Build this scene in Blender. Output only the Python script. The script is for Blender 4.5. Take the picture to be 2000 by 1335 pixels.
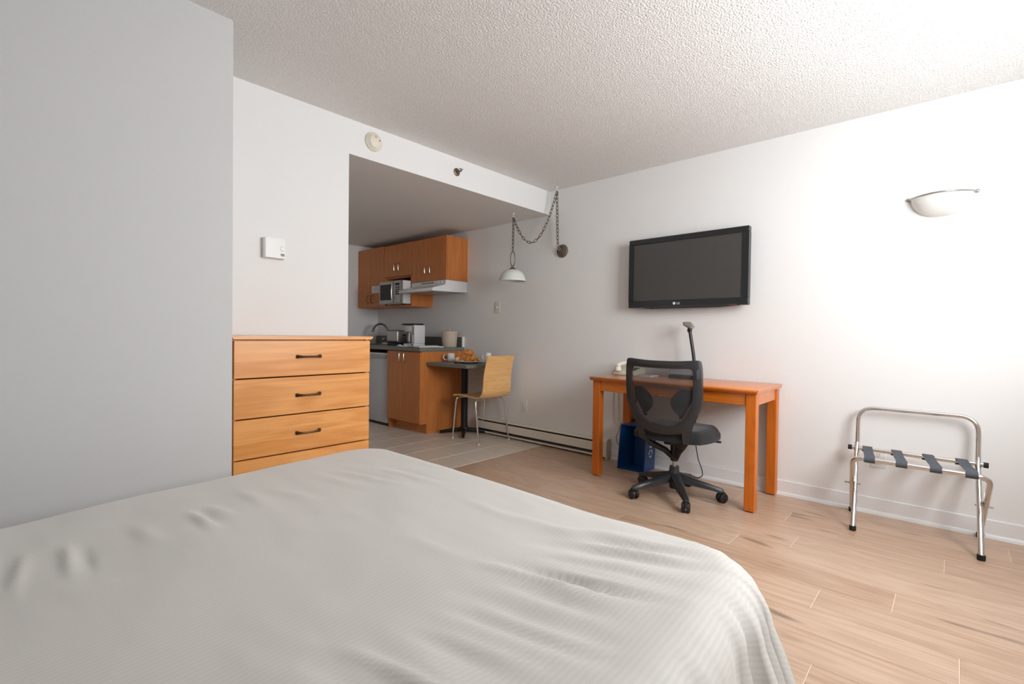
import bpy, bmesh, math, random
from mathutils import Vector, Matrix, noise
random.seed(7)
PI = math.pi
for o in list(bpy.data.objects): bpy.data.objects.remove(o)
SC = bpy.context.scene
COL = SC.collection

# ------------------------------------------------------------------ camera
CAM_H = 1.07
YAW, PITCH, ROLL, FPX = 0.74192349, -0.01569731, -0.01277543, 945.69
fw = Vector((math.cos(YAW)*math.cos(PITCH), math.sin(YAW)*math.cos(PITCH), math.sin(PITCH)))
rt = Vector((math.sin(YAW), -math.cos(YAW), 0)); dn = fw.cross(rt)
c, s = math.cos(ROLL), math.sin(ROLL)
r2 = c*rt + s*dn; d2 = -s*rt + c*dn
cam = bpy.data.cameras.new('camera'); camo = bpy.data.objects.new('camera', cam); COL.objects.link(camo)
cam.sensor_width = 36; cam.lens = FPX/2000*36; cam.clip_start = 0.02
mw = Matrix((r2, -d2, -fw)).transposed().to_4x4(); mw.translation = (0, 0, CAM_H)
camo.matrix_world = mw
SC.camera = camo

# ------------------------------------------------------------------ light and exposure
SC.view_settings.view_transform = 'Standard'
SC.view_settings.look = 'None'
SC.view_settings.gamma = 1
SC.view_settings.use_curve_mapping = False
SC.view_settings.exposure = 0.28
world = bpy.data.worlds.new('world'); SC.world = world; world.use_nodes = True
bg = world.node_tree.nodes['Background']
bg.inputs[0].default_value = (0.80, 0.90, 1.0, 1); bg.inputs[1].default_value = 2.0
WIN_X0, WIN_X1, WIN_Z0, WIN_Z1, WIN_Y = 1.50, 2.82, 1.12, 2.32, -0.85
def area(name, loc, rot, sx, sy, power, col):
    l = bpy.data.lights.new(name, 'AREA'); l.shape = 'RECTANGLE'; l.size = sx; l.size_y = sy
    l.energy = power; l.color = col
    o = bpy.data.objects.new(name, l); COL.objects.link(o); o.location = loc; o.rotation_euler = rot
    return o
# daylight by an unseen window, placed and sized for its light (points into the room, +y)
area('window_daylight', ((WIN_X0+WIN_X1)/2, WIN_Y-0.10, (WIN_Z0+WIN_Z1)/2), (PI/2, 0, 0), WIN_X1-WIN_X0, WIN_Z1-WIN_Z0, 80, (0.98, 0.99, 1.0))

# ------------------------------------------------------------------ materials
MATS = {}
def lin(r, g, b):
    f = lambda v: (v/255/12.92) if v/255 <= 0.04045 else ((v/255+0.055)/1.055)**2.4
    return (f(r), f(g), f(b), 1)
def mat(name, col, rough=0.5, metal=0.0, spec=0.5, coat=0.0, bump=None, var=None, sheen=0.0):
    m = bpy.data.materials.new(name); m.use_nodes = True; nt = m.node_tree
    b = nt.nodes['Principled BSDF']
    b.inputs['Base Color'].default_value = col; b.inputs['Roughness'].default_value = rough
    b.inputs['Metallic'].default_value = metal; b.inputs['Specular IOR Level'].default_value = spec
    b.inputs['Coat Weight'].default_value = coat; b.inputs['Sheen Weight'].default_value = sheen
    tc = nt.nodes.new('ShaderNodeTexCoord')
    if var:                       # (scale, amount): gentle procedural colour variation
        n = nt.nodes.new('ShaderNodeTexNoise'); n.inputs['Scale'].default_value = var[0]; n.inputs['Detail'].default_value = 4
        mx = nt.nodes.new('ShaderNodeMix'); mx.data_type = 'RGBA'
        mx.inputs[6].default_value = tuple(v*(1-var[1]) for v in col[:3])+(1,); mx.inputs[7].default_value = tuple(min(1, v*(1+var[1])) for v in col[:3])+(1,)
        nt.links.new(tc.outputs['Object'], n.inputs['Vector']); nt.links.new(n.outputs['Fac'], mx.inputs[0]); nt.links.new(mx.outputs[2], b.inputs['Base Color'])
    if bump:                      # (scale, strength, distance)
        n = nt.nodes.new('ShaderNodeTexNoise'); n.inputs['Scale'].default_value = bump[0]; n.inputs['Detail'].default_value = 3
        bp = nt.nodes.new('ShaderNodeBump'); bp.inputs['Strength'].default_value = bump[1]; bp.inputs['Distance'].default_value = bump[2]
        nt.links.new(tc.outputs['Object'], n.inputs['Vector']); nt.links.new(n.outputs['Fac'], bp.inputs['Height']); nt.links.new(bp.outputs['Normal'], b.inputs['Normal'])
    MATS[name] = m
    return m
def wood(name, base, dark, axis, rough=0.35, scale=1.0, coat=0.15, knots=False, rand=False, fig=0.5, lo=0.25, hi=0.78):
    """procedural wood: stretched noise along `axis` for grain, warped bands for figure"""
    m = bpy.data.materials.new(name); m.use_nodes = True; nt = m.node_tree; L = nt.links.new
    b = nt.nodes['Principled BSDF']; b.inputs['Roughness'].default_value = rough; b.inputs['Coat Weight'].default_value = coat; b.inputs['Coat Roughness'].default_value = 0.25
    tc = nt.nodes.new('ShaderNodeTexCoord'); vec = tc.outputs['Object']
    oi = nt.nodes.new('ShaderNodeObjectInfo')
    if rand:
        mul = nt.nodes.new('ShaderNodeVectorMath'); mul.operation = 'SCALE'; mul.inputs[0].default_value = (13.1, 37.7, 7.3)
        L(oi.outputs['Random'], mul.inputs['Scale'])
        add = nt.nodes.new('ShaderNodeVectorMath'); add.operation = 'ADD'; L(vec, add.inputs[0]); L(mul.outputs[0], add.inputs[1]); vec = add.outputs[0]
    def mapped(along, across):
        mp = nt.nodes.new('ShaderNodeMapping'); sc = [across*scale]*3; sc[axis] = along*scale
        mp.inputs['Scale'].default_value = sc; L(vec, mp.inputs['Vector']); return mp.outputs[0]
    n1 = nt.nodes.new('ShaderNodeTexNoise'); n1.inputs['Scale'].default_value = 1; n1.inputs['Detail'].default_value = 6; n1.inputs['Roughness'].default_value = 0.6; L(mapped(2.2, 70), n1.inputs['Vector'])
    n2 = nt.nodes.new('ShaderNodeTexNoise'); n2.inputs['Scale'].default_value = 1; n2.inputs['Detail'].default_value = 2; n2.inputs['Distortion'].default_value = 1.2; L(mapped(1.3, 8), n2.inputs['Vector'])
    sn = nt.nodes.new('ShaderNodeMath'); sn.operation = 'MULTIPLY'; sn.inputs[1].default_value = 26; L(n2.outputs['Fac'], sn.inputs[0])
    s2 = nt.nodes.new('ShaderNodeMath'); s2.operation = 'SINE'; L(sn.outputs[0], s2.inputs[0])
    s3 = nt.nodes.new('ShaderNodeMath'); s3.operation = 'MULTIPLY_ADD'; s3.inputs[1].default_value = 0.16*fig; s3.inputs[2].default_value = 0.0; L(s2.outputs[0], s3.inputs[0])
    ad = nt.nodes.new('ShaderNodeMath'); ad.operation = 'ADD'; L(s3.outputs[0], ad.inputs[0]); L(n1.outputs['Fac'], ad.inputs[1])
    if rand:
        rr = nt.nodes.new('ShaderNodeMath'); rr.operation = 'MULTIPLY_ADD'; rr.inputs[1].default_value = 0.22; rr.inputs[2].default_value = -0.11; L(oi.outputs['Random'], rr.inputs[0])
        a2 = nt.nodes.new('ShaderNodeMath'); a2.operation = 'ADD'; L(ad.outputs[0], a2.inputs[0]); L(rr.outputs[0], a2.inputs[1]); ad = a2
    mr = nt.nodes.new('ShaderNodeMapRange'); mr.inputs[1].default_value = lo; mr.inputs[2].default_value = hi; L(ad.outputs[0], mr.inputs[0])
    mx = nt.nodes.new('ShaderNodeMix'); mx.data_type = 'RGBA'; mx.inputs[6].default_value = dark; mx.inputs[7].default_value = base; L(mr.outputs[0], mx.inputs[0])
    out = mx.outputs[2]
    if knots:
        v = nt.nodes.new('ShaderNodeTexNoise'); v.inputs['Scale'].default_value = 1; v.inputs['Detail'].default_value = 1; L(mapped(3.2, 15), v.inputs['Vector'])
        k = nt.nodes.new('ShaderNodeMapRange'); k.inputs[1].default_value = 0.67; k.inputs[2].default_value = 0.80; k.inputs[3].default_value = 0; k.inputs[4].default_value = 0.75; L(v.outputs['Fac'], k.inputs[0])
        m2 = nt.nodes.new('ShaderNodeMix'); m2.data_type = 'RGBA'; m2.inputs[7].default_value = tuple(x*0.32 for x in dark[:3])+(1,)
        L(k.outputs[0], m2.inputs[0]); L(out, m2.inputs[6]); out = m2.outputs[2]
    L(out, b.inputs['Base Color'])
    bp = nt.nodes.new('ShaderNodeBump'); bp.inputs['Strength'].default_value = 0.08; bp.inputs['Distance'].default_value = 0.002; L(n1.outputs['Fac'], bp.inputs['Height']); L(bp.outputs['Normal'], b.inputs['Normal'])
    MATS[name] = m
    return m
def glassy(name, col, alpha, rough=0.05):
    """thin see-through sheet: transparent mixed with a glossy coat"""
    m = bpy.data.materials.new(name); m.use_nodes = True; nt = m.node_tree; nt.nodes.clear()
    o = nt.nodes.new('ShaderNodeOutputMaterial'); t = nt.nodes.new('ShaderNodeBsdfTransparent'); p = nt.nodes.new('ShaderNodeBsdfPrincipled')
    p.inputs['Base Color'].default_value = col; p.inputs['Roughness'].default_value = rough
    mx = nt.nodes.new('ShaderNodeMixShader'); mx.inputs[0].default_value = alpha
    nt.links.new(t.outputs[0], mx.inputs[1]); nt.links.new(p.outputs[0], mx.inputs[2]); nt.links.new(mx.outputs[0], o.inputs[0])
    MATS[name] = m
    return m

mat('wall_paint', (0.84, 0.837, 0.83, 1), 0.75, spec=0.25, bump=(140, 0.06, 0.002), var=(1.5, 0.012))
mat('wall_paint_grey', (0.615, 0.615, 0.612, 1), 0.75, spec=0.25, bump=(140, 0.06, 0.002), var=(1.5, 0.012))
mat('ceiling_texture', (0.84, 0.835, 0.82, 1), 0.95, spec=0.1, bump=(115, 0.85, 0.007), var=(120, 0.12))
mat('kitchen_ceiling', (0.80, 0.785, 0.76, 1), 0.7, spec=0.3, bump=(60, 0.05, 0.002))
mat('trim_white', (0.85, 0.85, 0.85, 1), 0.35, bump=(30, 0.02, 0.001))
mat('seam', lin(226, 204, 178), 0.6, var=(20, 0.05))
mat('grout', lin(250, 246, 240), 0.9, bump=(200, 0.2, 0.001))
mat('tile', lin(216, 203, 188), 0.32, spec=0.5, var=(9, 0.10), bump=(14, 0.08, 0.002))
wood('oak_plank', lin(210, 182, 158), lin(172, 138, 112), 1, rough=0.36, coat=0.12, knots=True, rand=True, fig=0.7, lo=0.08, hi=0.92)
wood('cherry_laminate', lin(216, 138, 74), lin(188, 110, 52), 2, rough=0.4, coat=0.05, fig=0.3)
wood('maple_orange', lin(234, 166, 96), lin(214, 140, 70), 0, rough=0.32, coat=0.25, scale=0.8, fig=1.0)
wood('desk_wood', lin(216, 124, 36), lin(192, 100, 20), 1, rough=0.28, coat=0.6, fig=0.5)
wood('desk_leg_wood', lin(212, 114, 24), lin(188, 92, 12), 2, rough=0.35, coat=0.1, fig=0.5)
wood('plywood', lin(244, 198, 136), lin(226, 170, 104), 0, rough=0.33, coat=0.3, fig=0.5)
mat('bronze', lin(92, 70, 48), 0.35, 0.85, var=(60, 0.25))
mat('nickel', lin(196, 192, 186), 0.3, 1.0, var=(40, 0.06))
mat('chrome', lin(222, 220, 218), 0.12, 1.0, var=(30, 0.03))
mat('aged_metal', lin(120, 110, 98), 0.45, 0.7, var=(50, 0.2))
mat('chrome_dark_reflection', lin(96, 100, 100), 0.25, 0.9, var=(30, 0.1))  # chrome of the spout, its dark reflection put into the colour
mat('steel', lin(178, 176, 172), 0.32, 0.9, var=(40, 0.06))
mat('black_plastic', lin(27, 27, 29), 0.45, bump=(300, 0.1, 0.001), var=(30, 0.1))
mat('grey_plastic', lin(42, 43, 46), 0.36, bump=(300, 0.1, 0.001), var=(30, 0.08))
mat('rubber', lin(24, 24, 24), 0.7, var=(40, 0.1))
mat('black_fabric', lin(28, 28, 30), 0.95, bump=(500, 0.5, 0.002), var=(120, 0.2), sheen=0.2)
mat('black_iron', lin(24, 24, 25), 0.4, 0.2, var=(30, 0.1))
mat('strap', lin(74, 80, 88), 0.7, bump=(400, 0.3, 0.001), var=(60, 0.1))
mat('white_plastic', lin(236, 236, 235), 0.4, var=(20, 0.01))
mat('ivory_plastic', lin(231, 225, 210), 0.45, var=(20, 0.02))
mat('phone_plastic', lin(222, 214, 196), 0.45, var=(20, 0.02))
mat('slot_dark', lin(58, 54, 50), 0.7, var=(20, 0.1))
mat('enamel_white', lin(232, 234, 236), 0.25, var=(8, 0.01))
mat('fridge_grey', lin(206, 208, 212), 0.35, var=(8, 0.01))
mat('laminate_green', lin(120, 124, 116), 0.38, var=(160, 0.12), bump=(200, 0.04, 0.001))
mat('laminate_edge', lin(112, 116, 108), 0.4, var=(160, 0.12))
mat('niche_dark', lin(60, 34, 18), 0.8, var=(10, 0.1))
mat('tv_bezel', lin(34, 35, 37), 0.25, spec=0.5, var=(10, 0.1))
mat('tv_screen', lin(70, 68, 67), 0.4, spec=0.5, var=(10, 0.03))  # base grey lifted to carry the room's reflection in the screen
mat('red_gloss', lin(120, 20, 20), 0.3, var=(10, 0.1))
mat('alabaster', lin(226, 230, 226), 0.35, var=(14, 0.06))
mat('sconce_glass', lin(226, 226, 222), 0.35, var=(10, 0.03))
mat('blue_plastic', lin(24, 76, 138), 0.35, var=(8, 0.06), bump=(90, 0.05, 0.002))
mat('logo_white', lin(235, 240, 246), 0.5, var=(20, 0.02))
mat('paper', lin(238, 238, 236), 0.8, var=(30, 0.02))
mat('print_grey', lin(120, 120, 122), 0.8, var=(60, 0.1))
mat('beige_vinyl', lin(206, 190, 172), 0.55, var=(40, 0.04), bump=(200, 0.1, 0.001))
mat('china', lin(240, 240, 238), 0.15, coat=0.3, var=(10, 0.01))
mat('crust', lin(206, 128, 50), 0.5, var=(45, 0.35), bump=(60, 0.4, 0.004))
mat('crust_pale', lin(232, 186, 126), 0.6, var=(60, 0.3), bump=(70, 0.4, 0.004))
mat('coffee_glass_dark', lin(40, 34, 30), 0.08, var=(10, 0.1))
mat('lamp_grey', lin(176, 178, 184), 0.4, 0.2, var=(20, 0.04))
mat('towel', lin(246, 247, 248), 0.9, bump=(300, 0.4, 0.002), var=(60, 0.02))
mat('mattress_cloth', lin(230, 228, 222), 0.9, var=(30, 0.03))
mat('bed_base', lin(96, 80, 66), 0.8, var=(30, 0.1))
glassy('window_glass', (0.9, 0.95, 1, 1), 0.06)
glassy('clear_glass', (0.85, 0.86, 0.86, 1), 0.35, 0.05)

# mesh fabric of the office chair: fine weave of see-through holes
def weave():
    m = glassy('chair_mesh', lin(44, 45, 48), 0.5, 0.7); nt = m.node_tree
    tc = nt.nodes.new('ShaderNodeTexCoord'); w = nt.nodes.new('ShaderNodeTexWave'); w.bands_direction = 'Z'; w.inputs['Scale'].default_value = 260
    nt.links.new(tc.outputs['Object'], w.inputs['Vector'])
    mr = nt.nodes.new('ShaderNodeMapRange'); mr.inputs[3].default_value = 0.60; mr.inputs[4].default_value = 0.82
    nt.links.new(w.outputs['Fac'], mr.inputs[0])
    mx = [n for n in nt.nodes if n.type == 'MIX_SHADER'][0]; nt.links.new(mr.outputs[0], mx.inputs[0])
weave()
def bedcloth():
    m = mat('bed_cloth', lin(206, 202, 196), 0.72, spec=0.3, sheen=0.25); nt = m.node_tree; b = nt.nodes['Principled BSDF']; L = nt.links.new
    tc = nt.nodes.new('ShaderNodeTexCoord'); w = nt.nodes.new('ShaderNodeTexWave'); w.bands_direction = 'Y'; w.inputs['Scale'].default_value = 28
    L(tc.outputs['UV'], w.inputs['Vector'])
    mr = nt.nodes.new('ShaderNodeMapRange'); mr.inputs[1].default_value = 0.42; mr.inputs[2].default_value = 0.58; L(w.outputs['Fac'], mr.inputs[0])
    mx = nt.nodes.new('ShaderNodeMix'); mx.data_type = 'RGBA'; mx.inputs[6].default_value = lin(205, 201, 195); mx.inputs[7].default_value = lin(208, 205, 199)
    L(mr.outputs[0], mx.inputs[0]); L(mx.outputs[2], b.inputs['Base Color'])
    r = nt.nodes.new('ShaderNodeMapRange'); r.inputs[3].default_value = 0.78; r.inputs[4].default_value = 0.58; L(mr.outputs[0], r.inputs[0]); L(r.outputs[0], b.inputs['Roughness'])
    n = nt.nodes.new('ShaderNodeTexNoise'); n.inputs['Scale'].default_value = 900; L(tc.outputs['Object'], n.inputs['Vector'])
    bp = nt.nodes.new('ShaderNodeBump'); bp.inputs['Strength'].default_value = 0.06; bp.inputs['Distance'].default_value = 0.001; L(n.outputs['Fac'], bp.inputs['Height']); L(bp.outputs['Normal'], b.inputs['Normal'])
bedcloth()

# ------------------------------------------------------------------ mesh helpers
ORG = {}
class MB:
    """collects shapes in one bmesh"""
    def __init__(s): s.bm = bmesh.new()
    def box(s, x0, x1, y0, y1, z0, z1, bev=0.0, seg=1):
        b = bmesh.new()
        v = [b.verts.new((x, y, z)) for z in (z0, z1) for y in (y0, y1) for x in (x0, x1)]
        for f in ((0, 2, 3, 1), (4, 5, 7, 6), (0, 1, 5, 4), (2, 6, 7, 3), (0, 4, 6, 2), (1, 3, 7, 5)): b.faces.new([v[i] for i in f])
        if bev: bmesh.ops.bevel(b, geom=list(b.edges), offset=bev, segments=seg, affect='EDGES', profile=0.5)
        return s._merge(b)
    def _merge(s, b):
        me = bpy.data.meshes.new('tmp'); b.to_mesh(me); b.free(); s.bm.from_mesh(me); bpy.data.meshes.remove(me); return s
    def prism(s, poly, axis, a, b_, bev=0.0, seg=1):
        """poly of 2D points extruded along axis from a to b_; the 2D axes are the remaining ones in order"""
        b = bmesh.new()
        def P(p, h):
            q = [p[0], p[1]]; q.insert(axis, h); return b.verts.new(q)
        A = [P(p, a) for p in poly]; B = [P(p, b_) for p in poly]; n = len(poly)
        b.faces.new(A); b.faces.new(B[::-1])
        for i in range(n): b.faces.new((A[i], B[i], B[(i+1) % n], A[(i+1) % n]))
        bmesh.ops.recalc_face_normals(b, faces=b.faces)
        if bev: bmesh.ops.bevel(b, geom=list(b.edges), offset=bev, segments=seg, affect='EDGES', profile=0.5)
        return s._merge(b)
    def tube(s, path, r, n=10, closed=False, caps=True):
        path = [Vector(p) for p in path]; N = len(path); b = s.bm
        rr = r if isinstance(r, (list, tuple)) else [r]*N
        rings = []; up = None
        for i in range(N):
            if closed: t = path[(i+1) % N]-path[i-1]
            else: t = path[min(i+1, N-1)]-path[max(i-1, 0)]
            t.normalize()
            if up is None:
                up = Vector((0, 0, 1)) if abs(t.z) < 0.9 else Vector((1, 0, 0))
            side = t.cross(up); side.normalize(); up = side.cross(t); up.normalize()
            rings.append([b.verts.new(path[i]+rr[i]*(math.cos(2*PI*k/n)*side+math.sin(2*PI*k/n)*up)) for k in range(n)])
        for i in range(N if closed else N-1):
            A, B = rings[i], rings[(i+1) % N]
            for k in range(n): b.faces.new((A[k], A[(k+1) % n], B[(k+1) % n], B[k]))
        if caps and not closed: b.faces.new(rings[0][::-1]); b.faces.new(rings[-1])
        return s
    def lathe(s, prof, center=(0, 0, 0), n=28, axis='Z', cap0=True, cap1=True, a0=0, a1=2*PI, mir=1, ell=1.0):
        """prof: (radius, height) pairs; axis is the direction of height"""
        b = s.bm; cx, cy, cz = center; full = abs(a1-a0-2*PI) < 1e-6
        m = n if full else n+1; rings = []
        for (r, h) in prof:
            ring = []
            for k in range(m):
                a = a0+(a1-a0)*k/n; u, v = r*math.cos(a), r*ell*math.sin(a); h2 = h*mir
                p = {'Z': (cx+u, cy+v, cz+h2), 'X': (cx+h2, cy+u, cz+v), 'Y': (cx+u, cy+h2, cz+v)}[axis]
                ring.append(b.verts.new(p))
            rings.append(ring)
        for A, B in zip(rings, rings[1:]):
            for k in range(m if full else m-1): b.faces.new((A[k], A[(k+1) % m], B[(k+1) % m], B[k]))
        if cap0 and prof[0][0] > 1e-5: b.faces.new(rings[0][::-1])
        if cap1 and prof[-1][0] > 1e-5: b.faces.new(rings[-1])
        return s
    def grid(s, P):
        b = s.bm; V = [[b.verts.new(p) for p in row] for row in P]
        for i in range(len(V)-1):
            for j in range(len(V[0])-1): b.faces.new((V[i][j], V[i+1][j], V[i+1][j+1], V[i][j+1]))
        return s
    def slab(s, P, th, direction=None):
        """a grid of points given thickness along its vertex normals (or a direction)"""
        b = bmesh.new(); V = [[b.verts.new(p) for p in row] for row in P]; F = []
        R, Cc = len(V), len(V[0])
        for i in range(R-1):
            for j in range(Cc-1): F.append(b.faces.new((V[i][j], V[i+1][j], V[i+1][j+1], V[i][j+1])))
        b.normal_update()
        W = [[b.verts.new(v.co-(direction or v.normal)*th) for v in row] for row in V]
        for i in range(R-1):
            for j in range(Cc-1): b.faces.new((W[i][j], W[i][j+1], W[i+1][j+1], W[i+1][j]))
        for j in range(Cc-1):
            b.faces.new((V[0][j], V[0][j+1], W[0][j+1], W[0][j])); b.faces.new((V[R-1][j+1], V[R-1][j], W[R-1][j], W[R-1][j+1]))
        for i in range(R-1):
            b.faces.new((V[i+1][0], V[i][0], W[i][0], W[i+1][0])); b.faces.new((V[i][Cc-1], V[i+1][Cc-1], W[i+1][Cc-1], W[i][Cc-1]))
        return s._merge(b)
    def build(s, name, m, parent=None, smooth=None, local=False, origin=None):
        bm = s.bm
        bmesh.ops.remove_doubles(bm, verts=bm.verts, dist=1e-6)
        bmesh.ops.recalc_face_normals(bm, faces=bm.faces)
        off = Vector((0, 0, 0))
        if parent is not None and not local: off = ORG.get(parent.name, Vector((0, 0, 0)))
        elif origin is not None: off = Vector(origin)
        if off.length: bmesh.ops.translate(bm, verts=bm.verts, vec=-off)
        me = bpy.data.meshes.new(name); bm.to_mesh(me); bm.free()
        me.materials.append(MATS[m])
        ang = 0.7 if smooth is None else smooth
        if ang: 
            me.polygons.foreach_set('use_smooth', [True]*len(me.polygons))
            me.set_sharp_from_angle(angle=ang)
        o = bpy.data.objects.new(name, me); COL.objects.link(o)
        if parent is not None:
            o.parent = parent; ORG[o.name] = ORG.get(parent.name, Vector((0, 0, 0)))
        elif origin is not None: o.location = origin; ORG[o.name] = Vector(origin)
        return o
def tag(o, label, cat, group=None):
    o['label'] = label; o['category'] = cat
    if group: o['group'] = group
    return o
def thing(name, label, cat, loc=(0, 0, 0), rz=0, group=None):
    o = bpy.data.objects.new(name, None); COL.objects.link(o); o.location = loc; o.rotation_euler = (0, 0, rz)
    o.empty_display_size = 0.05; ORG[o.name] = Vector(loc)
    return tag(o, label, cat, group)
def struct(o): o['kind'] = 'structure'; return o
def copy_tree(o, loc, label=None, rz=None):
    def cp(a, par):
        q = a.copy(); COL.objects.link(q)
        if par: q.parent = par
        for ch in list(a.children): cp(ch, q)
        return q
    r = cp(o, None); r.location = loc
    if rz is not None: r.rotation_euler = (0, 0, rz)
    if label: r['label'] = label
    return r
def arc(cx, cy, r, a0, a1, n): return [(cx+r*math.cos(a0+(a1-a0)*i/n), cy+r*math.sin(a0+(a1-a0)*i/n)) for i in range(n+1)]
def rrect(x0, x1, y0, y1, r, n=5):
    return arc(x1-r, y0+r, r, -PI/2, 0, n)+arc(x1-r, y1-r, r, 0, PI/2, n)+arc(x0+r, y1-r, r, PI/2, PI, n)+arc(x0+r, y0+r, r, PI, 1.5*PI, n)
def bez(pts, n=12):
    """Catmull-Rom curve through the points"""
    P = [Vector(p) for p in pts]; P = [2*P[0]-P[1]]+P+[2*P[-1]-P[-2]]; out = []
    for i in range(1, len(P)-2):
        for k in range(n):
            t = k/n; a, b, c_, d = P[i-1], P[i], P[i+1], P[i+2]
            out.append(0.5*((2*b)+(c_-a)*t+(2*a-5*b+4*c_-d)*t*t+(3*b-a-3*c_+d)*t**3))
    return out+[P[-2]]
def text_mesh(name, txt, size, depth, m, parent, mtx):
    cu = bpy.data.curves.new(name, 'FONT'); cu.body = txt; cu.size = size; cu.extrude = depth; cu.align_x = 'CENTER'; cu.align_y = 'CENTER'
    o = bpy.data.objects.new('tmp', cu); COL.objects.link(o); bpy.context.view_layer.update()
    me = bpy.data.meshes.new_from_object(o.evaluated_get(bpy.context.evaluated_depsgraph_get())); bpy.data.objects.remove(o)
    me.transform(mtx); me.transform(Matrix.Translation(-ORG[parent.name])); me.materials.clear(); me.materials.append(MATS[m]); me.name = name
    q = bpy.data.objects.new(name, me); COL.objects.link(q); q.parent = parent; return q

# ------------------------------------------------------------------ room shell
D = 3.69            # wall with the television
E = 2.908           # wall with the thermostat and the beam over the kitchen opening
EL = 2.39           # near partition on the left
H = 2.445; HK = 2.222
XB = -1.30          # wall behind the bed head
KB = 5.91           # back wall of the kitchen
XO = 1.595          # side of the kitchen opening
T = 0.12
flo = struct(MB().box(XB-T, D+T, WIN_Y-T, KB+T, -0.12, -0.0012).build('floor', 'seam', smooth=0))
struct(MB().box(XB-T, D+T, WIN_Y-T, E+T, H, H+0.1).build('ceiling', 'ceiling_texture', smooth=0))
struct(MB().box(XO, D, E+0.012, KB, HK, H-0.002).build('ceiling_kitchen', 'kitchen_ceiling', smooth=0))
struct(MB().box(D, D+T, WIN_Y, KB, 0, H).build('wall_right', 'wall_paint', smooth=0))
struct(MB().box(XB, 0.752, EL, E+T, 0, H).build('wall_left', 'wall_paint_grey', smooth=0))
struct(MB().box(0.752, XO, E, E+T, 0, H).build('wall_recess', 'wall_paint', smooth=0))
struct(MB().box(XO, D, E, E+0.012, HK, H).build('wall_header', 'wall_paint', smooth=0))
struct(MB().box(XO-T, XO, E+T, KB, 0, HK).build('wall_kitchen_side', 'wall_paint', smooth=0))
struct(MB().box(XO-T, D+T, KB, KB+T, 0, H).build('wall_back', 'wall_paint', smooth=0))
struct(MB().box(XB-T, XB, WIN_Y, E, 0, H).build('wall_bed_head', 'wall_paint', smooth=0))
w = MB()
w.box(XB-T, WIN_X0, WIN_Y-T, WIN_Y, 0, H); w.box(WIN_X1, D+T, WIN_Y-T, WIN_Y, 0, H)
w.box(WIN_X0, WIN_X1, WIN_Y-T, WIN_Y, 0, WIN_Z0); w.box(WIN_X0, WIN_X1, WIN_Y-T, WIN_Y, WIN_Z1, H)
struct(w.build('wall_window', 'wall_paint', smooth=0))
win = MB(); f_ = 0.045; y0, y1 = WIN_Y-0.085, WIN_Y-0.03
win.box(WIN_X0, WIN_X0+f_, y0, y1, WIN_Z0, WIN_Z1).box(WIN_X1-f_, WIN_X1, y0, y1, WIN_Z0, WIN_Z1).box(WIN_X0+f_, WIN_X1-f_, y0, y1, WIN_Z0, WIN_Z0+f_).box(WIN_X0+f_, WIN_X1-f_, y0, y1, WIN_Z1-f_, WIN_Z1)
xm = (WIN_X0+WIN_X1)/2; win.box(xm-0.03, xm+0.03, y0, y1, WIN_Z0+f_, WIN_Z1-f_)
wo = struct(win.build('unseen_window_1', 'trim_white', smooth=0))  # window out of view, invented; place and size chosen for the light
for a, b in ((WIN_X0+f_, xm-0.03), (xm+0.03, WIN_X1-f_)):
    MB().box(a, b, WIN_Y-0.06, WIN_Y-0.056, WIN_Z0+f_, WIN_Z1-f_).build('pane', 'window_glass', wo, smooth=0)
MB().box(WIN_X0-0.04, WIN_X1+0.04, WIN_Y-0.03, WIN_Y+0.05, WIN_Z0-0.025, WIN_Z0).build('window_sill', 'trim_white', wo, smooth=0)

# oak planks (run along y, 0.19 wide, 1.275 long)
PW, PL = 0.19, 1.275
starts = {0: -0.22, 1: 0.72, 2: 0.019, 3: 0.605, 4: 0.848, 5: 0.165, 6: 0.405, 7: -0.03}
TB = 2.93
pm = {}
def plank(x0, x1, a, b):
    key = (round(x1-x0, 3), round(b-a, 3))
    if key not in pm:
        o = MB().box(-(x1-x0)/2+0.0006, (x1-x0)/2-0.0006, -(b-a)/2+0.0016, (b-a)/2-0.0016, -0.001, 0.0, 0.0004).build('plank', 'oak_plank', flo, smooth=0, local=True)
        pm[key] = o
    else:
        o = pm[key].copy(); COL.objects.link(o)
    o.location = ((x0+x1)/2, (a+b)/2, 0)
k = -1
while True:
    x1 = 3.545-PW*(k); x0 = x1-PW
    if x1 <= XB: break
    st = starts.get(k, (k*0.447+0.13) % PL) if k >= 0 else 0.5
    xa, xb = max(x0, XB), min(x1, D)
    y = st
    while y > WIN_Y: y -= PL
    lim = TB if xb > 0.752 else EL
    while y < lim:
        a, b = max(y, WIN_Y), min(y+PL, lim)
        if b-a > 0.02: plank(xa, xb, a, b)
        y += PL
    k += 1
# kitchen tiles
TP = 0.31; tm = {}
gro = MB().box(XO, D, TB+0.001, KB, -0.0011, -0.0009).build('grout_bed', 'grout', flo, smooth=0)
def tile(x0, x1, a, b):
    key = (round(x1-x0, 3), round(b-a, 3))
    if key not in tm:
        tm[key] = o = MB().box(-(x1-x0)/2+0.004, (x1-x0)/2-0.004, -(b-a)/2+0.004, (b-a)/2-0.004, -0.0008, 0.0012, 0.0009).build('tile', 'tile', flo, smooth=0, local=True)
    else:
        o = tm[key].copy(); COL.objects.link(o)
    o.location = ((x0+x1)/2, (a+b)/2, 0)
x = 2.80-4*TP
while x < D:
    y = TB
    while y < KB:
        a, b = max(x, XO), min(x+TP, D)
        if b-a > 0.02: tile(a, b, y, min(y+TP, KB))
        y += TP
    x += TP
bb = MB().box(D-0.012, D, WIN_Y, 2.19, 0, 0.10, 0.003)
bbo = struct(bb.build('baseboard_right', 'trim_white'))
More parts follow.
